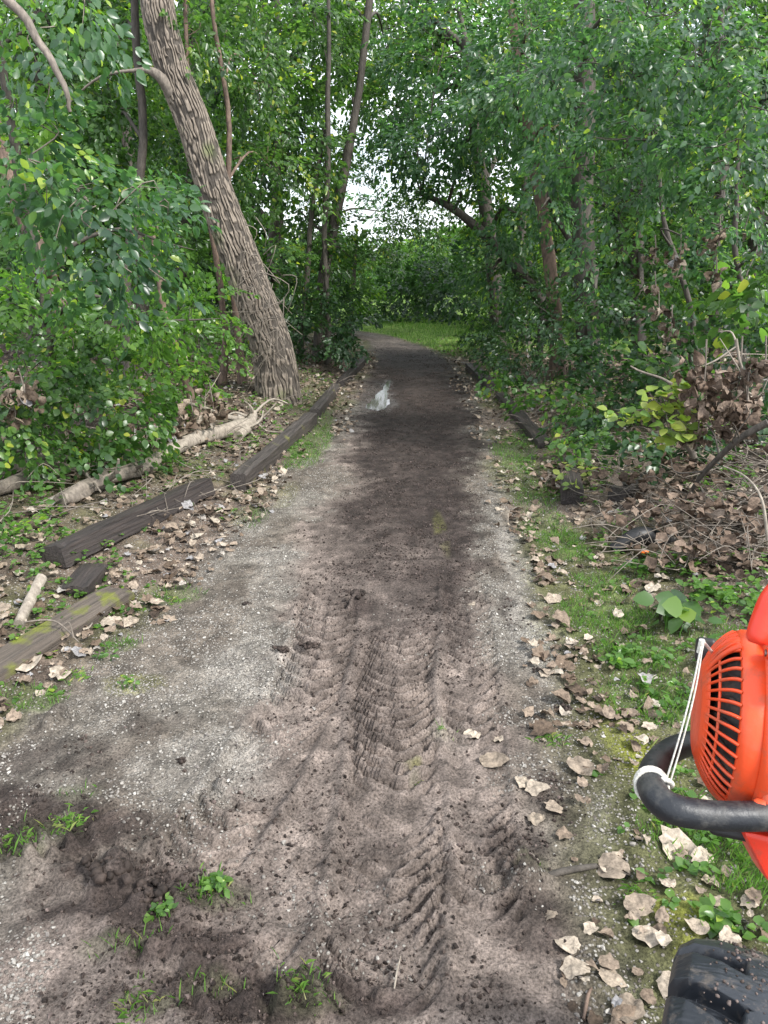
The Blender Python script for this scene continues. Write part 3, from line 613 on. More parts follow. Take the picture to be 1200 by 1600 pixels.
pr = sstep(.05, .5, a_) * sstep(.45, .62, fbm(x, y, .45, 3, 88)) * .5 + fields(x, y, [ell(70, 1080, .15, .08), ell(210, 950, .13, .12, .8), ell(30, 900, .35, .3), ell(60, 860, .3, .3), ell(1180, 980, .35, .3, .8), ell(1000, 900, .3, .3, .4), ell(920, 730, .4, .8, .6), ell(340, 1390, .05, .04, .35), ell(250, 1430, .04, .03, .3), ell(420, 700, .5, .8, .7), ell(330, 720, .5, .6, .6), ell(980, 1020, .2, .15, .4)])
k = g.random(n) < pr; x, y = x[k], y[k]; n = len(x)
K = 5; a = g.uniform(0, 6.28, (n, K)); zc = bil(Z, x, y) + g.uniform(.01, .09, n) * sstep(.0, .8, np.maximum(xL(y) - x, x - xR(y)))
d = np.stack([np.cos(a), np.sin(a), g.normal(.15, .25, (n, K))], -1); pos = np.stack([x, y, zc], -1)[:, None] + d * .006
inst(mb, *LTW, pos.reshape(-1, 3), frames(d.reshape(-1, 3), np.array([0, 0, 1.]) + g.normal(0, .25, (n * K, 3))), g.uniform(.014, .04, n * K), np.clip(g.normal(.5, .2, n * K), 0, 1))
o_ = obj('ground_cover', mb, M['leaf_bright']); o_['kind'] = 'stuff'; tag(o_, 'low green seedlings and creeping weeds among the leaf litter', 'ground cover')

# ------------------------------------------------------------------ timbers (old railway ties) along the path
def timber(p0, p1, w_, h_, label, material, group='old timbers edging the path', roll=0, sink=.04, lift=(0, 0), seed=0, rot=.03):
    p0 = np.array(p0, float); p1 = np.array(p1, float)
    for p, lf in ((p0, lift[0]), (p1, lift[1])): p[2] = float(base_z(p[0], p[1])) * 0 + lf - sink
    d = p1 - p0; Ln = np.linalg.norm(d); g = np.random.default_rng(seed + 900)
    n = int(Ln / .035) + 2; per = 6; yy, zz = [], []
    for (a, b_) in (((-1, 0), (1, 0)), ((1, 0), (1, 1)), ((1, 1), (-1, 1)), ((-1, 1), (-1, 0))):
        for q_ in range(per): f = q_ / per; yy.append(a[0] + (b_[0] - a[0]) * f); zz.append(a[1] + (b_[1] - a[1]) * f)
    yy, zz = np.array(yy), np.array(zz); m_ = len(yy)
    s_ = np.linspace(0, Ln, n); Sx = s_[:, None] * np.ones((1, m_)); Yy = yy[None] * w_ / 2 * np.ones((n, 1)); Zz = zz[None] * h_ * np.ones((n, 1))
    ang = np.arange(m_)[None] * np.ones((n, 1))
    crk = (vn(ang * 1.3, Sx * 2.2, seed) - .5) * .016 + (vn(ang * .9, Sx * 11, seed + 4) - .5) * .008
    corner = (np.abs(yy) > .99) & ((zz > .99)); Zz = Zz + crk; Yy = Yy * (1 + crk * 2.5); Zz[:, corner] -= (.006 + .02 * vn(Sx[:, :1], Sx[:, :1] * 3, seed + 8) ** 3)
    endw = np.minimum(s_, Ln - s_) < .05; Zz[endw] -= g.random((endw.sum(), 1)) * .01
    V = np.stack([Sx, Yy, Zz], -1); mb = MB(); i = np.arange(n - 1)[:, None] * m_; j = np.arange(m_)[None]; j2 = (j + 1) % m_
    mb.add(V.reshape(-1, 3), np.stack([i + j, i + j2, i + m_ + j2, i + m_ + j], -1).reshape(-1, 4)[:, ::-1])
    for e in (0, n - 1):
        ring = V[e]; c = ring.mean(0) + [(-.004 if e == 0 else .004), 0, 0]; k = np.arange(m_); f = np.stack([np.full(m_, m_), k, (k + 1) % m_], -1)
        mb.add(np.vstack([ring, c]), f if e else f[:, ::-1])
    o = obj('timber', mb, material, smooth=False, loc=p0); o.rotation_euler = (roll, -math.asin(d[2] / Ln), math.atan2(d[1], d[0]))
    tag(o, label, 'timber', group); return o
def tie_mat(name, c1, c2, moss=None, wet=.65):
    m = bark_mat(name, c1, c2, 14, 1, moss, 1.0, wet); 
    for nd in m.node_tree.nodes:
        if nd.type == 'MAPPING': nd.inputs['Scale'].default_value = (.06, 1, 1)
        if nd.type == 'BUMP': nd.inputs['Distance'].default_value = .012
    return m
M['tie'] = tie_mat('weathered_tie', (.009, .007, .007), (.055, .042, .037))
M['tie_grey'] = tie_mat('grey_tie', (.016, .013, .012), (.085, .070, .062), ((.13, .13, .03), 6, .62))
M['tie_moss'] = tie_mat('mossy_tie', (.035, .028, .022), (.125, .10, .08), ((.12, .13, .02), 9.0, .50), .85)
def g2(u, v, z=0.): q = G0(u, v, z); return q
timber(g2(-60, 1088), g2(188, 935), .19, .15, 'mossy half-buried timber with yellow-green moss, nearest on the left', M['tie_moss'], sink=.08, seed=1)
timber(g2(88, 905, .02), g2(322, 775, .02), .17, .135, 'dark cracked timber propped over a stub, left of the gravel', M['tie'], sink=-.03, seed=2, roll=R(-14), lift=(.05, 0))
timber(g2(372, 768), g2(487, 664), .13, .17, 'long straight grey timber with a black end face beside the left verge', M['tie_grey'], sink=.02, seed=3, roll=R(2))
timber(g2(492, 655), g2(525, 612), .12, .15, 'shorter dark timber beyond the long grey timber, near the big trunk', M['tie_grey'], sink=.03, seed=4)
timber(g2(532, 605), g2(570, 566), .12, .14, 'farthest dark timber on the left, opposite the puddle', M['tie'], sink=.03, seed=5)
timber(g2(852, 704), g2(782, 622), .15, .13, 'mossy dark timber edging the right side beside the grass patch', M['tie'], sink=.045, seed=6)
timber(g2(770, 612), g2(735, 578), .18, .15, 'far dark timber on the right under the brush', M['tie'], sink=.03, seed=7)
timber(G0(893, 792, .0) , G0(885, 740, 0), .16, .13, 'short black buried timber end poking from leaves on the right', M['tie'], sink=-.02, seed=8)
timber(G0(962, 795, .0), G0(1060, 752, 0), .15, .11, 'grey timber piece lying in the brown leaves by the brush pile', M['tie_grey'], sink=-.06, seed=9)
timber(g2(118, 942), g2(150, 905), .16, .10, 'rotten dark stub wedged beneath the propped timber', M['tie'], sink=.0, seed=11)
# black pipe end with an orange bit before it
mb = MB(); a = G0(958, 868); b3 = G0(1030, 862)
tube(mb, [(a[0], a[1], .02), ((a[0] + b3[0]) / 2, a[1] + .02, .115), (b3[0], b3[1], .07), (b3[0] + .3, b3[1] + .1, .0)], [.05, .055, .055, .05], 16, 20)
tag(obj('drain_pipe', mb, M['black'], loc=(0, 0, float(base_z(a[0], a[1])) * .5)), 'black curved pipe end poking out of dark soil on the right bank', 'pipe')
mb = MB(); c = G0(1000, 872, .02); tube(mb, [c - [.035, 0, 0], c, c + [.035, 0, .003]], [.004, .014, .004], 10, 9)
tag(obj('orange_peel', mb, M['orangebit'], loc=(0, -.05, .06)), 'small bright orange scrap on the soil before the black pipe end', 'scrap')

# ------------------------------------------------------------------ the big leaning cottonwood
Yt = 10.2
def trunkpts(lst): return [tuple(P(u, v, Y_)) + (r,) for u, v, Y_, r in lst]
b0 = GZ(436, 622); Yt = b0[1]
T = [tuple(b0) + (.285,)] + trunkpts([(424, 545, Yt, .255), (392, 450, Yt, .235), (363, 370, Yt, .222), (337, 300, Yt, .205), (306, 200, Yt, .192), (268, 100, Yt, .186), (246, 0, Yt, .18), (228, -150, Yt + .2, .17), (218, -420, Yt + .3, .15)])
T = np.array(T); base = T[0, :3].copy()
root = empty('leaning_cottonwood', base, 'large leaning cottonwood trunk with deep furrowed grey-brown bark beside the left timbers', 'tree')
def brid(a, s):
    w_ = a + .10 * np.sin(s * 1.1)
    k = 34; ph_ = (w_ / (2 * np.pi) * k); cell = np.floor(ph_)
    wig = (vn(ph_ * .5, s * 4.2, 7) - .5) * 1.2 + (vn(ph_ * 1.1, s * 12, 8) - .5) * .8
    rid = np.abs(((ph_ + wig) % 1) - .5) * 2
    crk = sstep(.52, .75, vn(np.floor(ph_ + wig) * 3.7, s * 12, 19))
    return np.maximum(sstep(.42, .95, rid), crk * .85)
def barkd(a, s, r):
    return -.018 * brid(a, s) + .009 * (vn(a * 14, s * 22, 9) - .5) + .05 * r * np.sin(a * 3 + s * .6) + .07 * r * np.exp(-s * 2.6) * (1 + np.sin(a * 5))
mb = MB(); q2 = T.copy(); q2[:, :3] -= base; q2[0, 2] -= .12
tube(mb, q2[:, :3], q2[:, 3], 300, 760, disp=barkd)
a_ = np.linspace(0, 2 * np.pi, 300, endpoint=False)[None] * np.ones((759, 1)); pr_ = smooth_pts(q2[:, :3], 760); s_ = np.concatenate([[0], np.cumsum(np.linalg.norm(np.diff(pr_, axis=0), axis=1))])[:759, None] * np.ones((1, 300))
mb.r[0] = (1 - brid(a_, s_)).ravel(); obj('trunk', mb, M['bark'], root)
mb = MB(); a = P(268, 125, Yt) - base; tube(mb, [a + [.02, -.1, -.15], a + [-.12, -.2, .02], a + [-.3, -.22, .05], a + [-.75, -.2, -.02], a + [-1.2, -.1, -.3]], [.07, .05, .022, .014, .006], 12, 24, disp=lambda a, s, r: r * .3 * (vn(a * 2, s * 14, 1) - .5))
obj('branch', mb, M['bark_grey'], root)
# high crown above the frame
lv = MB(); gg_ = np.random.default_rng(77)
for (cx, cy, cz, rx, ry, rz) in ((-1, 1, 11.5, 3, 3, 1.5), (1.5, -.5, 12.5, 2.5, 2.5, 1.4), (-4, 2, 12, 2.5, 2.5, 1.5)):
    ce, ou = blob_centres(np.array([cx, cy, cz]), np.array([rx, ry, rz]), 260, gg_); sprays(lv, ce, ou, .12, 36, seed=int(abs(cx) * 10) + 80)
tube_mb = MB(); obj('crown', lv, M['leaf'], root)
# shreds of dead vine hanging on the trunk
mb = MB()
for q_ in range(46):
    f = gg_.random(); c = P(398 + 40 * f, 392 + 130 * f, Yt) - base + [gg_.normal(0, .12), -.36 + gg_.normal(0, .05), gg_.normal(0, .15)]
    tube(mb, [c, c + [gg_.normal(0, .12), -.08, -.12 + gg_.normal(0, .1)], c + [gg_.normal(0, .2), -.05, -.4 + gg_.normal(0, .15)]], [.006, .005, .003], 4, 8, cap=False)
obj('dead_vine', mb, M['bark_grey'], root)

# ------------------------------------------------------------------ woodland, left side
def gt(u, v): return tuple(GZ(u, v))
def tk(u, v, r, *rest):
    """trunk from the ground under (u, v) through pixels of the same distance"""
    b = GZ(u, v); return [tuple(b) + (r,)] + [tuple(P(a, c_, b[1] + (e[1] if len(e) > 1 else 0))) + (e[0],) for a, c_, *e in rest]
GL = 'trees of the left woodland'; GR = 'trees of the right woodland'; GB = 'trees standing behind the woodland edge'
# near-left arching shrub with glossy leaves
foliage_tree('arching_shrub', 'glossy-leaved arching shrub hanging into the upper left over the bank', 'shrub',
    [(-3.9, 4.9, .2, .05), tuple(P(-260, 200, 4.9)) + (.04,), tuple(P(-90, -40, 4.8)) + (.034,), tuple(P(20, 10, 4.8)) + (.026,), tuple(P(70, 78, 4.75)) + (.02,), tuple(P(100, 130, 4.7)) + (.016,), tuple(P(112, 175, 4.7)) + (.01,)],
    [BL(150, 330, 4.9, 120, 80, .5, 1.1), BL(240, 300, 5.2, 60, 70, .4), BL(60, 240, 4.8, 90, 90, .5, 1.1), BL(210, 420, 5.0, 80, 50, .35), BL(120, 430, 5.1, 90, 50, .4, .9), BL(60, 110, 5.3, 90, 70, .5, .7), BL(130, 30, 5.6, 110, 60, .5, .6), BL(20, 330, 5.0, 60, 60, .4, .8)],
    L=.07, lm='leaf_teal', bark='bark_grey', dens=1.15, K=30, droop=.55, twigs=.5, tmpl=LF, limbs=False)
foliage_tree('sapling', 'bright green sapling with oval leaves crowding the left edge behind the arching shrub', 'sapling',
    tk(90, 690, .05, (70, 500, .045), (30, 300, .04), (-10, 50, .03)),
    [BL(40, 470, 6.4, 110, 80), BL(200, 480, 6.6, 100, 70), BL(60, 20, 6.6, 120, 70, None, .8), BL(260, 380, 6.8, 40, 60), BL(30, 160, 6.5, 80, 80, None, .7), BL(300, 500, 7.4, 50, 50)], L=.065, lm='leaf_bright', bark='bark_dark', K=34, tmpl=LF)
foliage_tree('bramble_bush', 'low bramble bush with rounded leaves above the fallen branches on the left', 'bush', None,
    [BL(60, 590, 5.7, 90, 70, .5), BL(170, 640, 5.8, 90, 70, .5), BL(60, 690, 5.4, 80, 50, .4, .8), BL(150, 710, 5.4, 70, 35, .4, .8), BL(0, 640, 5.2, 70, 60, .5), BL(20, 720, 5.0, 60, 30, .4, .7), BL(110, 560, 6.2, 80, 60, .5), BL(210, 690, 6.0, 50, 40, .4, .8)], L=.05, lm='leaf', tmpl=LFW, K=30, dens=1.3)
foliage_tree('raspberry_bush', 'leafy bush of small pale leaflets between the peeling trunk and the big cottonwood', 'bush', None,
    [BL(250, 610, 7.4, 60, 60, .5), BL(330, 480, 8.2, 50, 50, .5, .9), BL(230, 540, 7.4, 60, 40, .4), BL(150, 560, 7.2, 60, 50), BL(290, 590, 8.0, 60, 40, .5, .8), BL(340, 540, 9.0, 40, 40, .5, .6)], L=.055, lm='leaf_bright', tmpl=LFW, K=30)
foliage_tree('nettle_patch', 'bright low weed clump beside the lower end of the propped timber at the left edge', 'weed', None,
    [BL(10, 870, 4.1, 60, 50, .3), BL(30, 920, 3.9, 30, 30, .2), BL(-30, 800, 4.4, 70, 40, .4)], L=.05, lm='leaf_bright', K=26)
def poles(lst):
    for nm_, lab, tr, bl, lf, bk in lst:
        foliage_tree(nm_, lab, 'tree', tr, bl, L=lf, lm='leaf', bark=bk, group=GL, K=36)
poles([
 ('peeling_tree', 'ivy-clad tree with pinkish peeling bark at the far left', tk(120, 640, .11, (115, 540, .10), (70, 420, .09), (20, 290, .08), (-30, 120, .07)), [BL(20, 260, 7.3, 50, 60), BL(90, 400, 7.0, 50, 60, None, .6), BL(110, 500, 6.9, 50, 40, None, .6)], .06, 'bark_red'),
 ('bare_vine_trunk', 'thin crooked brown stem rising behind the fallen logs', tk(305, 645, .045, (285, 570, .04), (262, 510, .035), (250, 440, .03), (235, 330, .02)), [BL(240, 330, 8.6, 50, 50)], .065, 'bark_red'),
 ('slender_tree', 'slender reddish trunk immediately left of the cottonwood base', tk(345, 600, .058, (349, 540, .042), (345, 480, .04), (332, 400, .036), (313, 300, .034), (292, 200, .03), (285, 60, .024), (270, -180, .03)), [BL(300, 60, 10, 70, 60), BL(280, 250, 10.2, 60, 60)], .07, 'bark_red'),
 ('slender_tree', 'reddish trunk half hidden behind the cottonwood, peeling in plates', tk(378, 600, .06, (368, 500, .044), (360, 420, .040), (356, 330, .036), (357, 180, .032), (330, 20, .026), (320, -180, .03)), [BL(362, 250, 11.3, 18, 60, .25, .7), BL(345, 90, 11.3, 20, 60, .25, .7), BL(400, 120, 11.8, 80, 80), BL(420, 260, 12, 60, 70)], .07, 'bark_red'),
 ('slender_tree', 'straight grey pole tree right of the cottonwood at the shrub edge', tk(512, 570, .055, (512, 470, .045), (505, 380, .042), (510, 280, .05), (512, 150, .04), (515, 20, .03), (512, -120, .02)), [BL(505, 400, 13.4, 30, 60, .4, .8), BL(515, 250, 13.4, 30, 60, .4, .8), BL(480, 200, 14, 70, 80), BL(500, 90, 14.5, 80, 70), BL(470, 330, 14, 50, 60, None, .8), BL(545, 400, 15, 40, 50, None, .5)], .08, 'bark_dark'),
 ('dark_leaning_tree', 'dark trunk leaning right across the sky gap', tk(500, 560, .12, (508, 420, .10), (525, 330, .09), (538, 270, .085), (560, 150, .06), (580, 0, .06), (590, -150, .04)), [BL(530, 250, 15.4, 30, 50, .4, .8), BL(515, 400, 15, 30, 50, .5), BL(560, 170, 16, 60, 70, None, .8), BL(600, 60, 16.5, 80, 70), BL(520, 60, 16, 70, 70)], .08, 'bark_dark'),
 ('shaded_tree', 'dark trunk in the shade behind the raspberry bush', tk(205, 600, .08, (198, 500, .07), (200, 400, .06), (225, 220, .05), (215, 60, .045), (205, -150, .03)), [BL(190, 180, 10.5, 90, 80), BL(180, 50, 11, 100, 80)], .075, 'bark_dark'),
])
foliage_tree('shrub_thicket', 'dense dark shrub thicket beside the far left timber', 'shrub', None,
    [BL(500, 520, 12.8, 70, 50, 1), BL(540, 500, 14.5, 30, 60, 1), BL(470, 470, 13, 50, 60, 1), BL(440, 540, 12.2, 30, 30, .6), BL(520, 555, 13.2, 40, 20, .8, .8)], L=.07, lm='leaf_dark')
foliage_tree('maple_sapling', 'young light green maple overhanging the bend, left of the sky gap', 'sapling',
    tk(545, 545, .05, (548, 480, .045), (555, 420, .04), (560, 370, .03)), [BL(560, 455, 16, 40, 32, .8, .9), BL(575, 410, 17, 25, 20, .8, .4), BL(540, 470, 15.5, 35, 40, .8)], L=.085, lm='leaf_bright')
# mid layer, left
for q_, (u, v, rr, lab, bl) in enumerate([
  (60, 560, .12, 'broad tree deep in the left wood behind the arching shrub', [(60, 400, 10.5, 110, 110), (0, 200, 10.5, 110, 120), (120, 100, 11, 120, 110), (130, 300, 10.5, 90, 100), (40, 0, 11, 120, 90)]),
  (290, 560, .10, 'tree with a dense crown framed between left trunks', [(270, 420, 11.5, 80, 100), (250, 130, 12, 90, 110), (330, 300, 12, 70, 110), (280, 520, 11, 90, 50), (340, 0, 12, 100, 80)]),
  (430, 540, .12, 'leafy tree rising directly behind the cottonwood trunk', [(430, 420, 13, 60, 90), (450, 250, 13.5, 80, 110), (410, 80, 13.5, 100, 110), (480, 0, 14, 90, 90), (400, 500, 12.6, 60, 40)])]):
    foliage_tree('woodland_tree', lab, 'tree', tk(u, v, rr, (u - 5, v - 150, rr * .8), (u + 10, v - 350, rr * .6), (u, -40, rr * .4)), [BL(*b_[:3], b_[3], b_[4]) for b_ in bl], L=.085, lm='leaf', group=GL, K=36)

# ------------------------------------------------------------------ the bend: dark bushes and the trees over it
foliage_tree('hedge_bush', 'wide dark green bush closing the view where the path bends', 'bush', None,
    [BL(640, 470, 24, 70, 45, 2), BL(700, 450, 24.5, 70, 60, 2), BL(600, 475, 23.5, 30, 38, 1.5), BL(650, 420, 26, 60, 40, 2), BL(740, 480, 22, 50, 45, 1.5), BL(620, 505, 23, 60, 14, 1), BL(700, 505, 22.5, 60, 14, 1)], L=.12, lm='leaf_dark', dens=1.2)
foliage_tree('hedge_bush', 'light green bush top above the dark bush at the bend', 'bush', None,
    [BL(600, 400, 29, 40, 24, 2, .8), BL(655, 395, 29, 50, 30, 2, 1.0), BL(715, 385, 28, 50, 36, 2, .8), BL(610, 440, 30, 26, 22, 2, .7)], L=.12, lm='leaf')
foliage_tree('archway_maple', 'maple whose long dark bough arches over the path from the right', 'tree',
    tk(880, 560, .13, (845, 470, .11), (812, 425, .10), (775, 385, .09), (740, 352, .08), (700, 322, .06), (650, 300, .03)),
    [BL(670, 240, 13.5, 90, 60), BL(720, 300, 13.5, 60, 35, None, .7), BL(640, 170, 15, 80, 70), BL(740, 200, 13, 80, 70), BL(690, 90, 14, 100, 80), BL(800, 330, 12.5, 60, 60, None, .8), BL(770, 420, 14, 70, 60, None, .8), BL(800, 120, 12.5, 90, 90), BL(600, 240, 17, 40, 40, None, .7)], L=.08, lm='leaf_teal', K=40, group=GR)
foliage_tree('overhanging_tree', 'tall tree behind the bend closing the canopy above the sky gap', 'tree',
    tk(780, 540, .16, (770, 420, .15), (750, 250, .13), (730, 60, .10)), [BL(620, 40, 19, 100, 90), BL(700, 20, 18, 100, 90), BL(560, 120, 21, 60, 60, None, .8), BL(680, 160, 18.5, 80, 70), BL(600, 190, 20, 60, 35, None, .6), BL(780, 80, 18, 90, 100), BL(770, 250, 18, 80, 90), BL(770, 400, 18, 60, 60), BL(520, 20, 20, 80, 70)], L=.11, lm='leaf', group=GR)
foliage_tree('hanging_spray_tree', 'thin-leaved sapling whose fine sprays veil the sky gap', 'sapling', tk(470, 560, .05, (480, 450, .045), (490, 330, .04), (510, 200, .03)),
    [BL(570, 345, 15.5, 60, 60, .8, .4), BL(640, 295, 16.5, 60, 26, .8, .7), BL(600, 395, 16, 45, 30, .8, .6), BL(500, 330, 15, 50, 70, .8, .9), BL(540, 270, 16, 50, 40, .8, .7), BL(680, 350, 17, 40, 30, .8, .6), BL(630, 345, 17.5, 45, 35, .8, 1.1), BL(660, 325, 17, 45, 35, .8, 1.1), BL(600, 370, 18, 30, 30, .8, .5)], L=.075, lm='leaf', twigs=.5, tmpl=LTN, group=GL, limbs=False)
# far sparse leaves across the gap
foliage_tree('distant_tree', 'hazy pale tree seen through the sky gap', 'tree', [(-2.5, 38, 0, .2), (-2.6, 38, 3, .18), (-2.6, 38, 6, .1)],
    [BL(560, 370, 38, 50, 40, 2, .22), BL(590, 330, 38, 40, 30, 2, .10), BL(540, 300, 36, 35, 60, 2, .2), BL(600, 420, 40, 60, 26, 2, .8), BL(540, 440, 38, 60, 40, 2)], L=.16, lm='leaf_far', group=GB)

# ------------------------------------------------------------------ woodland, right side
rt = [
 ('peeling_tree', 'reddish peeling trunk right of the bend, leaning left at the top', tk(872, 590, .11, (868, 480, .10), (855, 370, .09), (840, 270, .08), (822, 160, .07), (800, 20, .05), (790, -150, .03)), [BL(850, 200, 10.2, 80, 80), BL(820, 60, 10.5, 100, 80)], .07, 'bark_red', 'leaf_teal'),
 ('vine_clad_tree', 'straight dark trunk hung with vines on the right', tk(925, 590, .17, (922, 480, .16), (920, 350, .15), (925, 180, .14), (925, 0, .13), (925, -200, .1)), [BL(940, 30, 10, 90, 70, None, .6), BL(925, 540, 9.2, 30, 60, .3, .8), BL(930, 440, 9.4, 34, 60, .3, .6)], .065, 'bark_dark', 'leaf_teal'),
 ('forked_sapling', 'dark forked sapling left of the vine-hung trunk on the right', tk(840, 580, .06, (850, 480, .055), (895, 400, .05), (865, 330, .045), (830, 230, .04), (800, 130, .03)), [BL(780, 150, 10.6, 80, 60), BL(850, 320, 10.4, 60, 50, None, .6)], .065, 'bark_dark', 'leaf_teal'),
 ('crooked_sapling', 'thin crooked stem behind the hanging brown leaves on the right', tk(1080, 600, .035, (1085, 500, .03), (1065, 420, .03), (1040, 340, .025), (1030, 250, .02)), [BL(1040, 230, 7.6, 80, 60), BL(1090, 380, 8, 60, 50, None, .7)], .065, 'bark_dark', 'leaf_teal'),
 ('crooked_sapling', 'thin bent stem at the right edge above the brush pile', tk(1160, 600, .035, (1165, 480, .03), (1145, 400, .03), (1150, 300, .025), (1150, 150, .02)), [BL(1150, 180, 7.4, 70, 60), BL(1170, 420, 7.6, 50, 50, None, .7)], .065, 'bark_dark', 'leaf'),
]
for nm_, lab, tr, bl, lf, bk, lmn in rt:
    foliage_tree(nm_, lab, 'tree', tr, bl, L=lf, lm=lmn, bark=bk, group=GR, K=36)
foliage_tree('overhanging_ash', 'pale leafy boughs drooping in from the upper right corner', 'tree',
    [(4.6, 6.2, .4, .13), (4.5, 6.2, 2.5, .11), (4.0, 6.3, 4.2, .09), (3.2, 6.5, 5.2, .06)],
    [BL(1100, 90, 6.6, 130, 80, .6), BL(950, 110, 7.2, 110, 70, .6), BL(1010, 220, 6.8, 110, 60, .5, .9), BL(1130, 250, 6.2, 90, 60, .5), BL(900, 260, 7.4, 90, 60, .5, .9), BL(1140, 350, 6.4, 70, 50, .4, .8), BL(960, 330, 7.4, 80, 40, .4, .8), BL(860, 140, 8, 90, 60, .5, .8), BL(1000, 20, 7, 120, 50, .6), BL(920, 390, 7.6, 40, 25, .3, .7), BL(1180, 160, 6.2, 60, 90, .5)], L=.056, lm='leaf_teal', bark='bark_dark', K=34, droop=.5, twigs=.5, dens=1.05, tmpl=LF, limbs=False)
for q_, (u, v, rr, lab, lm_, bl) in enumerate([
  (1000, 560, .13, 'dark tree in shade behind the vine-hung trunk', 'leaf', [(1000, 420, 11, 90, 90), (980, 150, 12, 110, 110), (1020, 300, 11.5, 90, 80), (960, 0, 12, 110, 80)]),
  (1120, 560, .12, 'tree filling the upper right behind the drooping boughs', 'leaf', [(1120, 420, 10, 90, 90), (1160, 250, 10.5, 110, 100), (1120, 60, 11, 120, 110), (1200, 500, 9.5, 60, 70)]),
  (820, 540, .12, 'shaded tree behind the forked sapling', 'leaf', [(830, 420, 14.5, 80, 80), (860, 260, 14, 90, 100), (870, 80, 14, 110, 110), (780, 500, 15.5, 60, 40)])]):
    foliage_tree('woodland_tree', lab, 'tree', tk(u, v, rr, (u - 5, v - 150, rr * .8), (u + 10, v - 350, rr * .6), (u, -40, rr * .4)), [BL(*b_[:3], b_[3], b_[4]) for b_ in bl], L=.085, lm=lm_, group=GR, K=36)
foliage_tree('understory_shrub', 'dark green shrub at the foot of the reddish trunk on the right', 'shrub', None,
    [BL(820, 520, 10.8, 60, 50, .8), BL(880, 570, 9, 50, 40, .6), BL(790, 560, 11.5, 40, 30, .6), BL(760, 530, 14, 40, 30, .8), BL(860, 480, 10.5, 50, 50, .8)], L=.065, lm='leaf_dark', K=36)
foliage_tree('understory_shrub', 'leafy shrub behind the brush pile, below the hanging brown leaves', 'shrub', None,
    [BL(980, 560, 8.2, 80, 50, .6), BL(1080, 530, 8, 80, 60, .6), BL(960, 490, 9, 70, 50, .6), BL(1170, 560, 7.4, 60, 50, .5), BL(920, 610, 8, 50, 30, .4), BL(1180, 660, 6.4, 40, 50, .4, .6), BL(1030, 610, 7.4, 60, 20, .4), BL(1000, 690, 5.9, 40, 16, .3, .7), BL(1110, 700, 5.8, 60, 24, .3, .6), BL(920, 660, 6.8, 50, 22, .3, .8)], L=.065, lm='leaf_dark', tmpl=LTW, K=32)
foliage_tree('low_shrub', 'low green growth sprouting over the far right timber and brush', 'shrub', None,
    [BL(830, 622, 7.9, 40, 22, .35, .8), BL(880, 640, 7.2, 50, 24, .35, .8), BL(950, 640, 7.0, 55, 26, .35, .8), BL(790, 590, 9.5, 30, 22, .4, .8), BL(765, 565, 11.5, 26, 20, .5, .8), BL(900, 690, 6.3, 34, 14, .25, .6)], L=.055, lm='leaf', tmpl=LFW, K=28)
foliage_tree('ivy_clump', 'large-leaved ivy clump at the right edge, below the drooping boughs', 'bush', None,
    [BL(1165, 470, 6.6, 45, 35, .35), BL(1050, 580, 7.3, 40, 20, .3, .7)], L=.11, lm='leaf', tmpl=LFW, K=22)

# ------------------------------------------------------------------ rows of trees behind, both sides
g = np.random.default_rng(99); protos = []
bk_lab = {}
for q_, (u, Yb, lab) in enumerate([(-40, 17, 'leftmost tree of the far row, behind the ivy-clad tree'), (90, 20, 'far tree behind the arching shrub'), (215, 18, 'far tree behind the shaded dark trunk'), (330, 21, 'far tree just left of the cottonwood top'), (430, 19, 'far tree between cottonwood and grey pole'),
        (860, 21, 'far tree behind the reddish trunk on the right'), (960, 18, 'far tree behind the vine-hung trunk'), (1060, 20, 'far tree behind the crooked sapling'), (1170, 17, 'rightmost tree of the far row'), (1290, 18, 'tree beyond the right edge of the far row')]):
    c = P(u, 430, Yb); x0, y0 = c[0], Yb; rr = .18
    bl = []
    for k in range(9):
        bl.append((np.array([x0 + g.normal(0, .9), y0 + g.normal(0, .5), .9 + k * 1.05]), np.array([1.7, 1.1, .95]), .8))
    foliage_tree('background_tree', lab, 'tree', [(x0, y0, 0, rr), (x0 + .1, y0, 3, rr * .8), (x0, y0, 6, rr * .6), (x0 + .1, y0, 9.5, .05)], bl, L=.13, lm='leaf' if q_ % 2 else 'leaf_dark', group=GB, K=36, twigs=.05)
# the far wood as one mass on each flank
mb = MB(); gw = np.random.default_rng(123)
for sx, x0, x1 in ((-1, 6, 40), (1, 6.5, 40)):
    n = 3800; x = sx * (x0 + (x1 - x0) * gw.random(n) ** 1.3); yb = 24 + gw.random(n) * 12 + np.abs(x) * .1; z = gw.random(n) * (8 + 3 * vn(x * .3, yb * .3, 1))
    cen = np.stack([x, yb, z], -1); sprays(mb, cen, nrm(gw.normal(0, 1, (n, 3)) + [0, -1, 0]), .24, 26, seed=int(500 + sx))
n = 1500; x = -2 - 18 * gw.random(n); cen = np.stack([x, 60 + 5 * gw.random(n), gw.random(n) * 3.0], -1); sprays(mb, cen, nrm(gw.normal(0, 1, (n, 3)) + [0, -1, 0]), .4, 22, seed=503)
n = 1300; x = -.5 + 14 * gw.random(n); cen = np.stack([x, 44 + 6 * gw.random(n), gw.random(n) * 2.2 + x * .25], -1); sprays(mb, cen, nrm(gw.normal(0, 1, (n, 3)) + [0, -1, 0]), .34, 22, seed=504)
o_ = obj('woods', mb, M['leaf']); o_['kind'] = 'stuff'; tag(o_, 'far-off woods closing both sides behind the nearer trees', 'woods')

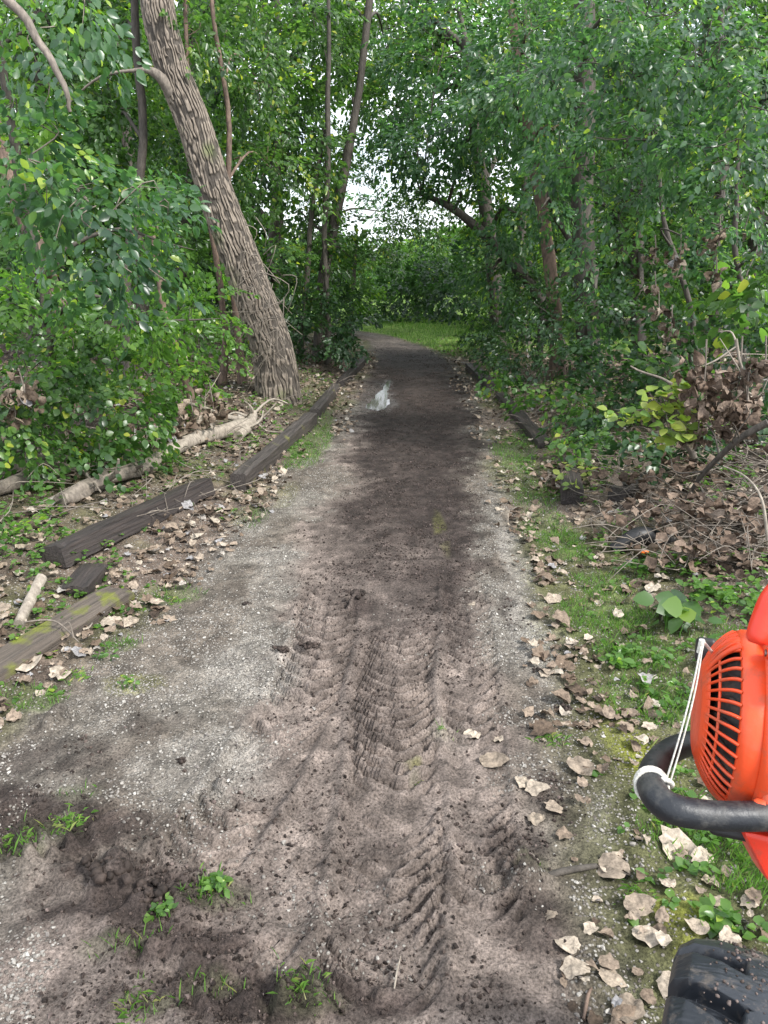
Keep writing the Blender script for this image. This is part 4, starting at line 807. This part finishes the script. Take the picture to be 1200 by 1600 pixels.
# ------------------------------------------------------------------ fallen branches, logs, sticks
def stick(name, pts, rads, label, cat, material, group=None, sides=10, n=24, rough=.25, side_twigs=0, seed=0):
    pts = np.array(pts, float); base = pts[0].copy(); mb = MB(); g = np.random.default_rng(seed + 300)
    tube(mb, pts - base, rads, sides, n, disp=lambda a, s, r: r * rough * (vn(a * 2.2, s * 9, seed) - .5) * 1.6)
    for q_ in range(side_twigs):
        f = g.uniform(.2, .95); i = f * (len(pts) - 1); k = int(i); p = pts[k] * (1 - i + k) + pts[min(k + 1, len(pts) - 1)] * (i - k) - base
        d = nrm(g.normal(0, 1, 3) + [0, 0, .6]); ln = g.uniform(.12, .4); r0 = min(rads) * .5 + .003
        tube(mb, [p, p + d * ln * .5 + g.normal(0, .03, 3), p + d * ln + g.normal(0, .06, 3)], [r0, r0 * .7, r0 * .35], 5, 8)
    o = obj(name, mb, material, loc=base); tag(o, label, cat, group); return o
def gp(u, v, z): p = GZ(u, v); p[2] += z; return p
GF = 'fallen branches on the left bank'
stick('fallen_log', [gp(235, 733, .04), gp(300, 700, .07), gp(385, 676, .08)], [.055, .06, .075], 'pale barked fallen log ending in torn roots below the big trunk', 'log', M['bark_pale'], GF, 14, side_twigs=3, seed=1)
stick('fallen_log', [gp(95, 795, .05), gp(170, 765, .08), gp(245, 738, .07)], [.05, .05, .05], 'grey crumbling log lying behind the propped timber', 'log', M['bark_grey'], GF, 14, side_twigs=4, seed=2, rough=.6)
stick('fallen_log', [gp(-30, 780, .05), gp(20, 772, .07), gp(62, 755, .1)], [.045, .05, .05], 'short log with a cut end under the bramble at the left edge', 'log', M['bark_grey'], GF, 12, seed=3)
stick('fallen_log', [gp(-20, 765, .1), gp(50, 752, .11), gp(120, 748, .08)], [.035, .035, .03], 'thin grey log crossing the short cut log', 'log', M['bark_grey'], GF, 10, seed=4, side_twigs=2)
stick('fallen_branch', [gp(250, 640, .12), gp(310, 655, .14), (gp(350, 668, .12)), gp(392, 672, .1)], [.012, .02, .025, .03], 'bare forked branch lying over the pale fallen log', 'branch', M['bark_pale'], GF, 8, seed=5, side_twigs=5)
stick('fallen_branch', [gp(30, 985, .03), gp(50, 950, .05), gp(68, 925, .08)], [.028, .032, .03], 'whitish stick leaning behind the mossy timber', 'branch', M['bark_pale'], GF, 10, seed=6)
stick('dead_limb', [gp(60, 700, .0), gp(80, 660, .25), gp(105, 650, .55)], [.03, .03, .012], 'grey dead limb leaning up out of the bramble', 'branch', M['bark_grey'], GF, 8, seed=7, side_twigs=3)
stick('fallen_branch', [gp(-10, 742, .25), gp(60, 752, .2), gp(130, 762, .12), gp(160, 790, .1)], [.012, .014, .012, .006], 'long thin grey branch sagging over the logs at the left', 'branch', M['bark_grey'], GF, 6, seed=8, side_twigs=6)
stick('torn_roots', [gp(372, 690, .05), gp(392, 676, .1), gp(398, 668, .16)], [.05, .06, .03], 'splintered pale stump end beside the big trunk', 'stump', M['bark_pale'], GF, 10, seed=9, side_twigs=9)
stick('fallen_stick', [gp(826, 1384, .012), gp(880, 1370, .02), gp(932, 1358, .012)], [.009, .010, .007], 'dark wet stick lying on the gravel right of the tyre tracks', 'stick', M['bark_dark'], None, 8, seed=10)
stick('fallen_stick', [gp(800, 1318, .01), gp(826, 1335, .012), gp(850, 1360, .01)], [.003, .004, .004], 'thin greenish twig above the dark wet stick', 'stick', M['bark_grey'], None, 5, seed=11)
stick('fallen_stick', [gp(912, 1598, .01), gp(918, 1565, .02), gp(925, 1548, .012)], [.005, .005, .003], 'short brown twig at the bottom edge beside large dry leaves', 'stick', M['bark_red'], None, 6, seed=12)
stick('fallen_stick', [gp(615, 1555, .01), gp(620, 1525, .012), gp(626, 1498, .008)], [.002, .003, .002], 'thin pale straw standing out on the near tyre track', 'stick', M['bark_pale'], None, 5, seed=13)
stick('fallen_stick', [gp(40, 1002, .1), gp(90, 1000, .1), gp(125, 1018, .05)], [.004, .005, .003], 'thin twig lying across the mossy timber', 'stick', M['bark_grey'], None, 5, seed=14, side_twigs=1)
GBR = 'dead branches of the right brush pile'
stick('brush_branch', [P(1200, 660, 4.6), P(1150, 690, 4.7), P(1095, 745, 4.9), P(1060, 800, 5.1)], [.022, .02, .016, .008], 'dark bent bough crossing the brush pile from the right edge', 'branch', M['bark_dark'], GBR, 8, seed=21, side_twigs=10)
stick('brush_branch', [P(1085, 715, 5.2), P(1070, 690, 5.2), P(1040, 672, 5.2), P(1022, 662, 5.2)], [.022, .024, .022, .02], 'stubby broken grey branch pointing left above the leaves', 'branch', M['bark_grey'], GBR, 8, seed=22, side_twigs=4)
stick('brush_branch', [P(1172, 660, 5.0), P(1165, 600, 5.0), P(1155, 560, 5.0), P(1150, 530, 5.0)], [.010, .010, .009, .012], 'bleached upright twig with a knobbly white top', 'branch', M['bark_pale'], GBR, 8, seed=23, side_twigs=5)
stick('brush_branch', [P(1152, 540, 5.0), P(1120, 562, 5.0), P(1098, 572, 5.0)], [.006, .006, .004], 'thin white twig reaching left from the knobbly top', 'branch', M['bark_pale'], GBR, 6, seed=24, side_twigs=2)
stick('brush_branch', [P(1200, 845, 3.9), P(1190, 780, 4.0), P(1165, 745, 4.2), P(1130, 728, 4.4)], [.009, .008, .006, .004], 'greenish arching cane at the right edge of the brush pile', 'branch', M['bark_pale'], GBR, 6, seed=25)
stick('brush_branch', [P(1085, 840, 4.5), P(1120, 820, 4.5), P(1160, 790, 4.6)], [.005, .006, .005], 'thin pale forked twig over the brown leaf heap', 'branch', M['bark_pale'], GBR, 6, seed=26, side_twigs=3)
stick('brush_branch', [P(1050, 600, 6), P(1030, 590, 6.1), P(1000, 580, 6.2), P(985, 572, 6.2)], [.012, .01, .009, .006], 'grey twig poking left above the yellow leaves', 'branch', M['bark_grey'], GBR, 6, seed=27)
g = np.random.default_rng(44); mb = MB()
for q_ in range(340):
    u = g.uniform(930, 1230); v = g.uniform(680, 900); p = GZ(u, v); a = g.uniform(0, 3.14); ln = g.uniform(.15, .6); d = np.array([np.cos(a), np.sin(a), g.normal(.05, .25)])
    p0 = p + [0, 0, g.uniform(.01, .16)]; tube(mb, [p0 - d * ln / 2, p0 + g.normal(0, .04, 3), p0 + d * ln / 2], [.002, .0035, .0015], 4, 7, cap=False, r=g.random())
o_ = obj('brush_twigs', mb, M['bark_grey']); o_['kind'] = 'stuff'; tag(o_, 'tangle of thin dead twigs over the right bank', 'twigs')
mb = MB()
for q_ in range(210):
    if q_ < 110: u, v = g.uniform(0, 400), g.uniform(640, 830)
    elif q_ < 150: u, v = g.uniform(400, 560), g.uniform(560, 640)
    else: u, v = g.uniform(740, 900), g.uniform(570, 680)
    p = GZ(u, v); a = g.uniform(0, 3.14); ln = g.uniform(.1, .55); d = np.array([np.cos(a), np.sin(a), g.normal(.02, .22)])
    p0 = p + [0, 0, g.uniform(.01, .18)]; tube(mb, [p0 - d * ln / 2, p0 + g.normal(0, .05, 3), p0 + d * ln / 2], [.002, .004, .0015], 4, 7, cap=False)
o_ = obj('fallen_twigs', mb, M['bark_grey']); o_['kind'] = 'stuff'; tag(o_, 'scattered dead twigs along the wooded banks', 'twigs')

def leaf_heap(name, label, items, size, material, stem=True, seed=0, tilt=1.2, curl=.9, cat='dead leaves', group=None):
    g = np.random.default_rng(seed); mb = MB(); c0 = P(*items[0][:3])
    xs_, ys_, zs_ = [], [], []
    for (u, v, Y_, ru, rv, n) in items:
        c = P(u, v, Y_); k = Y_ / FPX; xs_.append(c[0] + g.normal(0, .5, n) * ru * k); ys_.append(c[1] + g.normal(0, .5, n) * (ru + rv) * .5 * k); zs_.append(c[2] + g.normal(0, .5, n) * rv * k)
    x, y, z = map(np.concatenate, (xs_, ys_, zs_)); z = np.maximum(z, base_z(x, y) + .01)
    dry_scatter(mb, x - c0[0], y - c0[1], z - c0[2], g.uniform(.6, 1.2, len(x)) * size, g, tilt, curl, .5, 8, 3, 10)
    root = empty(name, c0, label, cat, group); obj('dead_leaves', mb, material, root)
    if stem:
        sm_ = MB(); 
        for (u, v, Y_, ru, rv, n) in items:
            c = P(u, v, Y_) - c0; tube(sm_, [c + [0, 0, rv * Y_ / FPX * 1.3 + .1], c + [.02, 0, .03], c - [0, 0, rv * Y_ / FPX * .7]], [.006, .005, .002], 5, 10)
        obj('stem', sm_, M['bark_grey'], root)
    return root
HG = 'withered leaf sprays hanging on the right'
leaf_heap('withered_spray', 'big curled brown leaf cluster on dead twigs, above the brush pile', [(1095, 600, 5.0, 42, 34, 60), (1150, 595, 5.0, 44, 34, 60), (1160, 650, 4.9, 44, 34, 60), (1110, 640, 5.0, 40, 30, 45), (1085, 690, 5.0, 30, 30, 30), (1190, 570, 4.9, 20, 15, 10), (1140, 680, 4.9, 20, 15, 10)], .042, M['brown'], seed=61, group=HG)
leaf_heap('withered_spray', 'greyish dead leaf bunch hanging highest among the right foliage', [(1120, 378, 6.6, 22, 14, 22), (1058, 415, 6.6, 18, 26, 26), (1115, 435, 6.6, 14, 10, 10), (1020, 402, 6.6, 12, 10, 10)], .04, M['dry'], seed=62, group=HG)
leaf_heap('withered_spray', 'pale dead leaf bunch hanging lowest, over the dark shrub', [(1025, 490, 6.6, 22, 14, 20), (1045, 520, 6.6, 16, 18, 20), (1020, 455, 6.6, 10, 8, 8)], .038, M['dry'], seed=63, group=HG)
leaf_heap('leaf_heap', 'heap of brown leaves piled under the brush twigs on the right bank', [(1100, 870, 4.1, 130, 30, 120), (1130, 800, 4.5, 110, 30, 90), (1000, 800, 4.7, 60, 30, 40), (890, 745, 6.0, 50, 25, 50), (1060, 730, 5.6, 80, 30, 60), (1010, 745, 5.4, 50, 30, 40)], .045, M['brown'], stem=False, seed=64, tilt=.5, curl=.6)
leaf_heap('withered_spray', 'brown dead leaf tangle at the left edge above the short logs', [(35, 620, 5.0, 30, 16, 24), (20, 650, 5.0, 20, 14, 12)], .05, M['dry'], seed=65, group='withered leaf sprays on the left')
leaf_heap('withered_spray', 'pile of shrivelled leaves by the pale fallen log', [(300, 660, 7.0, 40, 20, 60), (250, 680, 6.6, 40, 15, 40), (330, 640, 7.2, 30, 20, 30)], .045, M['dry'], seed=66, group='withered leaf sprays on the left')
# yellow-green vine sprig
def leafy_plant(name, label, cat, items, L, lm, tmpl=LFW, K=9, seed=0, group=None, h=None):
    g = np.random.default_rng(seed); c0 = P(*items[0][:3]) if h is None else GZ(items[0][0], items[0][1]); root = empty(name, c0, label, cat, group); lv = MB(); st = MB()
    for it in items:
        if h is None: c = P(*it[:3])
        else: c = GZ(it[0], it[1]) + [0, 0, h * g.uniform(.7, 1.2)]
        c = c - c0; a = g.uniform(0, 6.28, K); d = np.stack([np.cos(a), np.sin(a), g.normal(.1, .3, K)], -1)
        inst(lv, *tmpl, c + d * L * .25 + g.normal(0, L * .2, (K, 3)), frames(d, np.array([0, -.3, 1.]) + g.normal(0, .35, (K, 3))), g.uniform(.6, 1.15, K) * L, np.clip(g.normal(.5, .25, K), 0, 1))
        foot = c * .3 if h is None else np.array([c[0], c[1], -.02]); tube(st, [foot, (foot + c) / 2 + g.normal(0, L * .1, 3), c], [.004, .003, .002], 5, 8)
    obj('leaves', lv, M[lm], root); obj('stem', st, M['leaf_bright'] if h else M['bark_grey'], root); return root
leafy_plant('vine_sprig', 'yellow and lime vine leaves drooping over the brush pile', 'vine', [(1040, 640, 5.1), (1015, 615, 5.1), (1060, 620, 5.1), (1075, 665, 5.1), (1050, 680, 5.1), (1005, 645, 5.2), (1030, 690, 5.2), (1088, 650, 5.1), (1045, 660, 5.0), (1025, 650, 5.1), (1065, 640, 5.0), (1035, 620, 5.1), (1070, 685, 5.0), (1050, 600, 5.2), (975, 655, 5.4), (960, 640, 5.5)], .095, 'leaf_yellow', K=8, seed=71)
leafy_plant('vine_sprig', 'yellow-green leaf tuft left of the brush pile by the grass', 'vine', [(885, 730, 5.7), (900, 720, 5.7), (915, 735, 5.6), (895, 760, 5.5), (880, 745, 5.6)], .06, 'leaf_yellow', K=6, seed=72)
leafy_plant('broadleaf_weed', 'broad dark green weed on the verge above the orange tool', 'weed', [(1040, 985), (1060, 975), (1050, 965), (1080, 985), (1030, 965), (1068, 1000)], .11, 'leaf', K=5, seed=73, h=.08)
WG = 'small weeds along the path edges'
for q_, (u, v, s_, lab) in enumerate([(1140, 940, .06, 'small leafy weed just above the orange cap'), (1000, 895, .055, 'little green weed below the black pipe end'), (1090, 930, .07, 'pointed-leaf weed between the broad weed and the leaf heap'), (1180, 960, .06, 'bright weed at the right edge behind the orange tool'), (1110, 1440, .05, 'small green seedling behind the tractor tyre'), (340, 1395, .024, 'green sprig growing in the near churned mud'), (255, 1432, .024, 'tiny two-leaf sprig below the muddy clump on the left'), (105, 985, .035, 'seedling standing between mossy timber and gravel'), (165, 1030, .03, 'bright tuft at the gravel edge by the white leaves'), (960, 1040, .05, 'pale green weed on the grassy verge left of the tool'), (945, 740, .06, 'green weed clump beside the black buried timber end'), (200, 1075, .025, 'smallest bright tuft on the left gravel edge'), (870, 600, .07, 'weed growing against the reddish trunk'), (1190, 1010, .06, 'weed behind the orange handle top')]):
    leafy_plant('small_weed', lab, 'weed', [(u, v), (u + 10, v + 5), (u - 9, v + 3), (u + 2, v - 8)], s_, 'leaf_bright', tmpl=LF, K=6, seed=80 + q_, group=WG, h=.035)
# grass tufts torn up in the mud
for q_, (u, v, lab) in enumerate([(330, 1385, 'torn grass tuft on the dark clump in the near mud'), (110, 1285, 'grass tuft on the left mud edge'), (20, 1310, 'grass tuft at the far left edge in mud'), (70, 1005, 'long bladed grass tuft beside the mossy timber'), (470, 1560, 'grass tuft half buried at the bottom edge'), (215, 1575, 'flattened grass tuft in the lower left corner'), (1000, 1400, 'grass tuft on gravel by the large dry leaves'), (655, 1218, 'tiny green tuft in the middle of the tyre track'), (690, 1150, 'tiny tuft on the path above the lone tan leaf'), (860, 1160, 'mossy tuft at the path edge among leaves'), (120, 1060, 'grass tuft at the gravel edge under the mossy timber'), (270, 940, 'grass tuft on the leaf-strewn left verge')]):
    mb = MB(); g = np.random.default_rng(600 + q_); s_ = .35 if 'tiny' in lab else 1.; p = GZ(u, v); p[2] = gz(p[0], p[1]); n = 60 if s_ > .5 else 26
    a = g.uniform(0, 6.28, n); h = g.uniform(.010, .032, n) * s_; b_ = np.stack([g.normal(0, .03, n) * s_, g.normal(0, .03, n) * s_, np.zeros(n)], -1); dv = np.stack([np.cos(a), np.sin(a), np.zeros(n)], -1); wv = np.stack([-np.sin(a), np.cos(a), np.zeros(n)], -1) * .0011
    V = np.stack([b_ - wv, b_ + wv, b_ + dv * (h * .5)[:, None] + wv + np.array([0, 0, .6]) * h[:, None], b_ + dv * (h * 1.2)[:, None] + np.array([0, 0, .55]) * h[:, None]], 1)
    mb.add(V.reshape(-1, 3), np.arange(n * 4).reshape(n, 4), np.clip(g.normal(.6, .25, n), 0, 1)); tag(obj('grass_tuft', mb, M['grassm'], smooth=False, loc=p), lab, 'grass tuft', 'grass tufts torn up around the path')
# larger clods
CG = 'big dark clods on the path'
for q_, (u, v, s_, lab) in enumerate([(482, 1018, .028, 'black lumpy clod alone on the pale left gravel'), (562, 945, .03, 'dark clod at the upper start of the tyre tracks'), (440, 1024, .018, 'smaller dark clod left of the black lumpy one'), (845, 1050, .018, 'mossy clod at the right gravel edge'), (385, 948, .014, 'small clod on the far left gravel'), (285, 1190, .016, 'clod on the pale gravel above the churned mud'), (545, 925, .016, 'clod just above the dark pair'), (880, 1110, .02, 'clod among leaves at the right edge'), (170, 1380, .04, 'large wet mud lump in the near left churn'), (235, 1410, .035, 'mud lump beside the torn grass tuft'), (430, 858, .012, 'tiny clod on the left gravel near the leaf edge')]):
    mb = MB(); g = np.random.default_rng(700 + q_); p = GZ(u, v); p[2] = gz(p[0], p[1])
    for k in range(46):
        c = g.normal(0, .62, 3) * s_ * [1.3, .9, .3]; c[2] = abs(c[2]) * (1.2 - min(1, np.hypot(c[0], c[1]) / s_ / 1.6)); inst(mb, IV * g.uniform(.55, 1.4, (12, 1)), IF, c[None], frames(g.normal(0, 1, (1, 3)), g.normal(0, 1, (1, 3))), [s_ * .5 * g.random() ** 1.5 + .0015], np.array([g.uniform(0, .45)]))
    tag(obj('soil_clod', mb, M['clod'], loc=p), lab, 'clod', CG)

# ------------------------------------------------------------------ tractor wheel (lower right)
tw_ = empty('tractor', (.60, .92, 0), 'tractor of which only a muddy black lugged front tyre shows at the lower right', 'tractor')
R0, HW = .285, .135; nth, nt2 = 1600, 120
th = np.linspace(0, 2 * np.pi, nth, endpoint=False); q_ = np.linspace(-1, 1, nt2)
TH, Q = np.meshgrid(th, q_, indexing='ij')
# cross-section: q -> (x, r)
xa = np.interp(np.abs(q_), [0, .5, .62, .72, .85, 1], [0, .105, .128, .135, .130, .10]) * np.sign(q_); ra = np.interp(np.abs(q_), [0, .3, .5, .62, .72, .85, 1], [.272, .269, .257, .236, .210, .18, .14])
NL = 15; lug = np.zeros_like(TH)
for s_ in (-1, 1):
    qq = Q * s_; ph_ = TH / (2 * np.pi) * NL + (.5 if s_ > 0 else 0) + .75 * np.clip(qq, 0, 1) ** 1.2 - .25 * np.clip(-qq, 0, 1)
    fr = np.abs((ph_ % 1) - .5) * 2; w_ = np.interp(qq, [-.15, 0, .5, .7], [.45, .55, .66, .72])
    reach = sstep(-.14, -.09, qq) * (1 - sstep(.78, .88, qq)); lug = np.maximum(lug, (1 - sstep(w_ - .02, w_ + .02, fr)) * reach)
RR = ra[None] + lug * .040 + .0012 * (vn(TH * 60, Q * 20, 3) - .5); XX = xa[None] * (1 + .03 * lug)
V = np.stack([XX, RR * np.cos(TH), RR * np.sin(TH)], -1); mb = MB()
i = np.arange(nth)[:, None]; j = np.arange(nt2 - 1)[None]; i2 = (i + 1) % nth
mb.add(V.reshape(-1, 3), np.stack([i * nt2 + j, i2 * nt2 + j, i2 * nt2 + j + 1, i * nt2 + j + 1], -1).reshape(-1, 4))
wh = bpy.data.objects.new('wheel', None); C.objects.link(wh); wh.parent = tw_; wh.location = (0, 0, .30); wh.rotation_euler = (0, 0, R(-27))
ty = obj('tyre', mb, M['tyre'], wh)
mb = MB(); 
tube(mb, [(-.10, 0, 0), (-.095, 0, 0), (-.03, 0, 0), (.03, 0, 0), (.095, 0, 0), (.10, 0, 0)], [.15, .142, .12, .12, .142, .15], 40)
obj('rim', mb, M['steel'], wh)
mb = MB(); tube(mb, [(0, 0, .3), (.3, 0, .3), (.9, 0, .32)], [.03, .03, .035], 16); obj('axle', mb, M['steel'], tw_)
mb = MB(); tube(mb, [(.18, -.2, .3), (.18, -.2, .78), (.12, -.17, .93)], [.02, .02, .02], 12); tube(mb, [(.18, -.2, .32), (.3, -.1, .32)], [.02, .02], 10); obj('tool_rack', mb, M['steel'], tw_)
# mud crumbs on the tread
mb = MB(); g = np.random.default_rng(8)
a = g.normal(1.2, .5, 260); qx = g.uniform(-.55, .5, 260); rr = .3115 - 1.2 * np.clip(np.abs(qx) - .3, 0, 1) ** 2; pos = np.stack([qx * .2, rr * np.cos(a), rr * np.sin(a)], -1)
inst(mb, IV * g.uniform(.7, 1.3, (12, 1)), IF, pos, frames(g.normal(0, 1, (260, 3)), g.normal(0, 1, (260, 3))), g.uniform(.0012, .0045, 260), g.uniform(.3, 1, 260)); obj('mud_crumbs', mb, M['clod'], wh)['kind'] = 'stuff'

# ------------------------------------------------------------------ orange engine tool resting on the rack
def cl(u, v, dep):
    """point at a depth along the line of sight"""
    return np.array([0, 0, CAM_H]) + ray(u, v) * dep
c0 = cl(1143, 1118, .70); tool = empty('chainsaw', c0, 'orange chainsaw engine with slotted starter cover and black wrap handle', 'chainsaw')
# local frame: ax = starter axis (towards left, slightly to the viewer), u_ = up across view
ax = nrm(np.array([-.93, .31, .0])); up = nrm(np.array([.0, .50, .86])); up = nrm(up - ax * np.dot(up, ax)); fw = np.cross(ax, up)
def lp(a, h, f): return ax * a + up * h + fw * f
def ringpt(a, r, ang, sq=1.0):
    a, r, ang = np.broadcast_arrays(a, r, ang); a = np.where(a > 0, a * .66, a)
    return a[..., None] * ax + (r * np.cos(ang))[..., None] * up + (r * np.sin(ang))[..., None] * fw
def revolve(mb, prof, n=64, a0=0, a1=2 * np.pi):
    prof = np.array(prof); full = a1 - a0 > 6.28; an = np.linspace(a0, a1, n, endpoint=not full); m_ = len(prof)
    V = ringpt(prof[None, :, 0], prof[None, :, 1], an[:, None] * np.ones((1, m_))); i = np.arange(n if full else n - 1)[:, None]; j = np.arange(m_ - 1)[None]; i2 = (i + 1) % n
    mb.add(V.reshape(-1, 3), np.stack([i * m_ + j, i2 * m_ + j, i2 * m_ + j + 1, i * m_ + j + 1], -1).reshape(-1, 4)); return mb
# dome profile: (axial, radius)
prof = [(-.001, .0765), (.004, .0755), (.014, .071), (.026, .062), (.036, .051), (.043, .041)]
mb = MB()
revolve(mb, [(-.016, .0775), (-.014, .079), (-.002, .0785), (.004, .0765), (.006, .0735), (.0035, .072), (-.01, .073)], 96)       # rim ring
revolve(mb, [(.037, .0505), (.0395, .0485), (.045, .040), (.0465, .036), (.045, .0345), (.040, .040), (.036, .047), (.037, .0505)], 96)  # inner ring
revolve(mb, [(.046, .037), (.0475, .030), (.0478, .012), (.047, .001)], 64)                                                            # flat front boss
for (r1, a1_) in ((.060, .0275),):
    an = np.linspace(0, 2 * np.pi, 97); tube(mb, ringpt(np.full(97, a1_), np.full(97, r1), an), .0013, 6, cap=False)
nr_ = 44
for k in range(nr_):
    an = 2 * np.pi * k / nr_; pa = np.array([.004, .014, .026, .034, .040]); pr_ = np.array([.0755, .0715, .0625, .0535, .0455]); sw = an + np.linspace(0, .12, 5)
    tube(mb, ringpt(pa, pr_, sw), [.0017, .0016, .0015, .0014, .0014], 6, 12, cap=False)
# closed upper sector of the shroud
top = np.array(prof) + [0.0012, .0006]; revolve(mb, top, 30, R(-38), R(48))
for k in range(8):
    an = R(-32 + 10.5 * k); tube(mb, ringpt(np.array([.006, .015, .027, .036]), np.array([.0762, .0722, .0632, .0525]), np.full(4, an)), .0010, 6, 10, cap=False)
for an in (R(-39), R(49)): tube(mb, ringpt(np.array([.004, .015, .027, .040]), np.array([.0775, .0728, .0638, .047]), np.full(4, an)), .0024, 8, 12)
obj('starter_cover', mb, M['orange'], tool)
mb = MB(); revolve(mb, [(-.012, .0705), (.002, .066), (.015, .058), (.026, .046), (.030, .030), (.031, .001)], 64)
for k in range(18):
    an = 2 * np.pi * k / 18; tube(mb, ringpt(np.array([.006, .018, .031]), np.array([.066, .058, .036]), an + np.array([0, .1, .2])), .0016, 5, 8, cap=False)
obj('fan', mb, M['cavity'], tool)
def rbox(mb, lo, hi, bev=.006, n=5, taper=None):
    """superellipsoid-edged box in local (a, h, f) coordinates"""
    lo, hi = np.array(lo, float), np.array(hi, float); c, e = (lo + hi) / 2, (hi - lo) / 2
    g1 = np.linspace(-1, 1, 14); pts, fs, nn = [], [], 0
    for axn in range(3):
        for sg in (-1, 1):
            A, B = np.meshgrid(g1, g1); S = np.full_like(A, sg); arr = [None] * 3; arr[axn] = S; arr[(axn + 1) % 3] = A; arr[(axn + 2) % 3] = B * sg
            q_ = np.stack(arr, -1) * e; inner = np.clip(q_, -(e - bev), e - bev); q_ = inner + nrm(q_ - inner) * bev
            if taper is not None: q_ = taper(q_, e)
            q_ = q_ + c; V = q_[..., 0:1] * ax + q_[..., 1:2] * up + q_[..., 2:3] * fw
            i = np.arange(13)[:, None]; j = np.arange(13)[None]; F = np.stack([i * 14 + j, i * 14 + j + 1, (i + 1) * 14 + j + 1, (i + 1) * 14 + j], -1).reshape(-1, 4); mb.add(V.reshape(-1, 3), F)
    return mb
mb = MB(); rbox(mb, (-.034, -.080, -.062), (-.0165, .078, .075), .012)                      # shroud back plate
revolve(mb, [(-.034, .079), (-.030, .083), (-.018, .083), (-.014, .080), (-.014, .0)], 96)
obj('shroud', mb, M['orange'], tool)
for sc_i in range(5):
    an = R(180 + [-150, -75, -20, 40, 130][sc_i]); mb = MB(); cpt = ringpt(np.array([-.018]), np.array([.088]), np.array([an]))[0]; tube(mb, [cpt - ax * .004, cpt + ax * .002, cpt + ax * .0045], [.0062, .0062, .0045], 18); obj('screw_boss', mb, M['orange'], tool)
    mb = MB(); tube(mb, [cpt + ax * .004, cpt + ax * .0058], [.0030, .0030], 6); obj('screw', mb, M['steel'], tool)
mb = MB(); rbox(mb, (-.15, -.082, -.060), (-.0365, .066, .085), .014); obj('engine_housing', mb, M['orange_red'], tool)
mb = MB(); rbox(mb, (-.0375, -.080, -.058), (-.0335, .070, .080), .0015); obj('seam_gasket', mb, M['black'], tool)
mb = MB(); rbox(mb, (-.075, .070, -.055), (-.014, .088, -.015), .008); obj('handle_mount', mb, M['orange_red'], tool); mb = MB()
tube(mb, [cl(1181, 1006, .64) - c0, cl(1184, 998, .64) - c0, cl(1198, 968, .64) - c0, cl(1218, 930, .64) - c0, cl(1260, 900, .65) - c0], [.005, .0095, .0120, .0125, .0125], 20, 30)
obj('top_handle', mb, M['orange_red'], tool)
mb = MB(); rbox(mb, (-.050, .026, -.098), (-.020, .062, -.070), .006); obj('throttle_lever', mb, M['orange'], tool)
mb = MB(); rbox(mb, (.012, .046, .045), (.030, .070, .064), .004); rbox(mb, (-.045, -.105, -.01), (.012, -.083, .03), .005); obj('buffer_mount', mb, M['black'], tool)
mb = MB(); rbox(mb, (-.15, -.135, -.02), (-.010, -.092, .06), .006, taper=lambda q_, e: q_ * np.stack([1 + 0 * q_[..., 0], 1 + 0 * q_[..., 0], 1 + .25 * q_[..., 1] / e[1]], -1) + np.stack([np.where(q_[..., 0] > 0, (q_[..., 1] / e[1] - 1) * .014, 0), 0 * q_[..., 0], 0 * q_[..., 0]], -1)); obj('lower_guard', mb, M['orange_red'], tool)
# wrap handle
hp = [cl(1240, 1125, .83), cl(1170, 1138, .82), cl(1092, 1158, .80), cl(1050, 1172, .76), cl(1022, 1200, .71), cl(1020, 1235, .66), cl(1048, 1262, .635), cl(1110, 1274, .63), cl(1200, 1275, .63), cl(1300, 1272, .64)]
mb = MB(); tube(mb, [p - c0 for p in hp], [.0118, .0120, .0122, .0123, .0123, .0124, .0125, .0120, .0120, .0120], 28, 90, squash=None); obj('wrap_handle', mb, M['black_tube'], tool)
# cord tied round the handle
cr_ = MB(); _hs = smooth_pts(np.array(hp), 90); _k = int(np.argmin([abs(600 + FPX * p[0] / (p[1] * cp + (CAM_H - p[2]) * sp) - 1013) + abs(800 + FPX * ((CAM_H - p[2]) * cp - p[1] * sp) / (p[1] * cp + (CAM_H - p[2]) * sp) - 1226) for p in _hs])); hc = _hs[_k] - c0; tang = nrm(_hs[_k + 2] - _hs[_k - 2]); ua = nrm(np.cross(tang, [0, 0, 1.])); ub = np.cross(tang, ua)
for w2 in range(3):
    an = np.linspace(0, 2 * np.pi, 25); cc = hc + tang * (.0038 * (w2 - 1)); tube(cr_, cc + (ua[None] * np.cos(an)[:, None] + ub[None] * np.sin(an)[:, None]) * .0136 + tang * (np.sin(an)[:, None] * .002), .0015, 7, cap=False)
kn = cl(1040, 1222, .665) - c0
tube(cr_, [kn + [-.008, 0, .002], kn + [0, -.003, .004], kn + [.006, 0, -.003], kn + [.001, .003, -.006], kn + [-.004, -.003, 0.003]], .0024, 7, 20)
e1 = cl(1097, 1000, .66) - c0
tube(cr_, [kn, cl(1062, 1150, .66) - c0, cl(1083, 1070, .66) - c0, e1], [.0008] * 4, 7, 24); tube(cr_, [kn + [.004, 0, 0], cl(1070, 1145, .662) - c0, cl(1088, 1070, .662) - c0, e1 + [.001, 0, .001]], [.0008] * 4, 7, 24)
tube(cr_, [e1 + [-.0008, 0, -.012], e1 + [0, 0, .0]], .0026, 8); tube(cr_, [e1, cl(1112, 1018, .70) - c0, cl(1130, 1035, .74) - c0], .0014, 6, 10)
obj('starter_cord', cr_, M['cord'], tool)
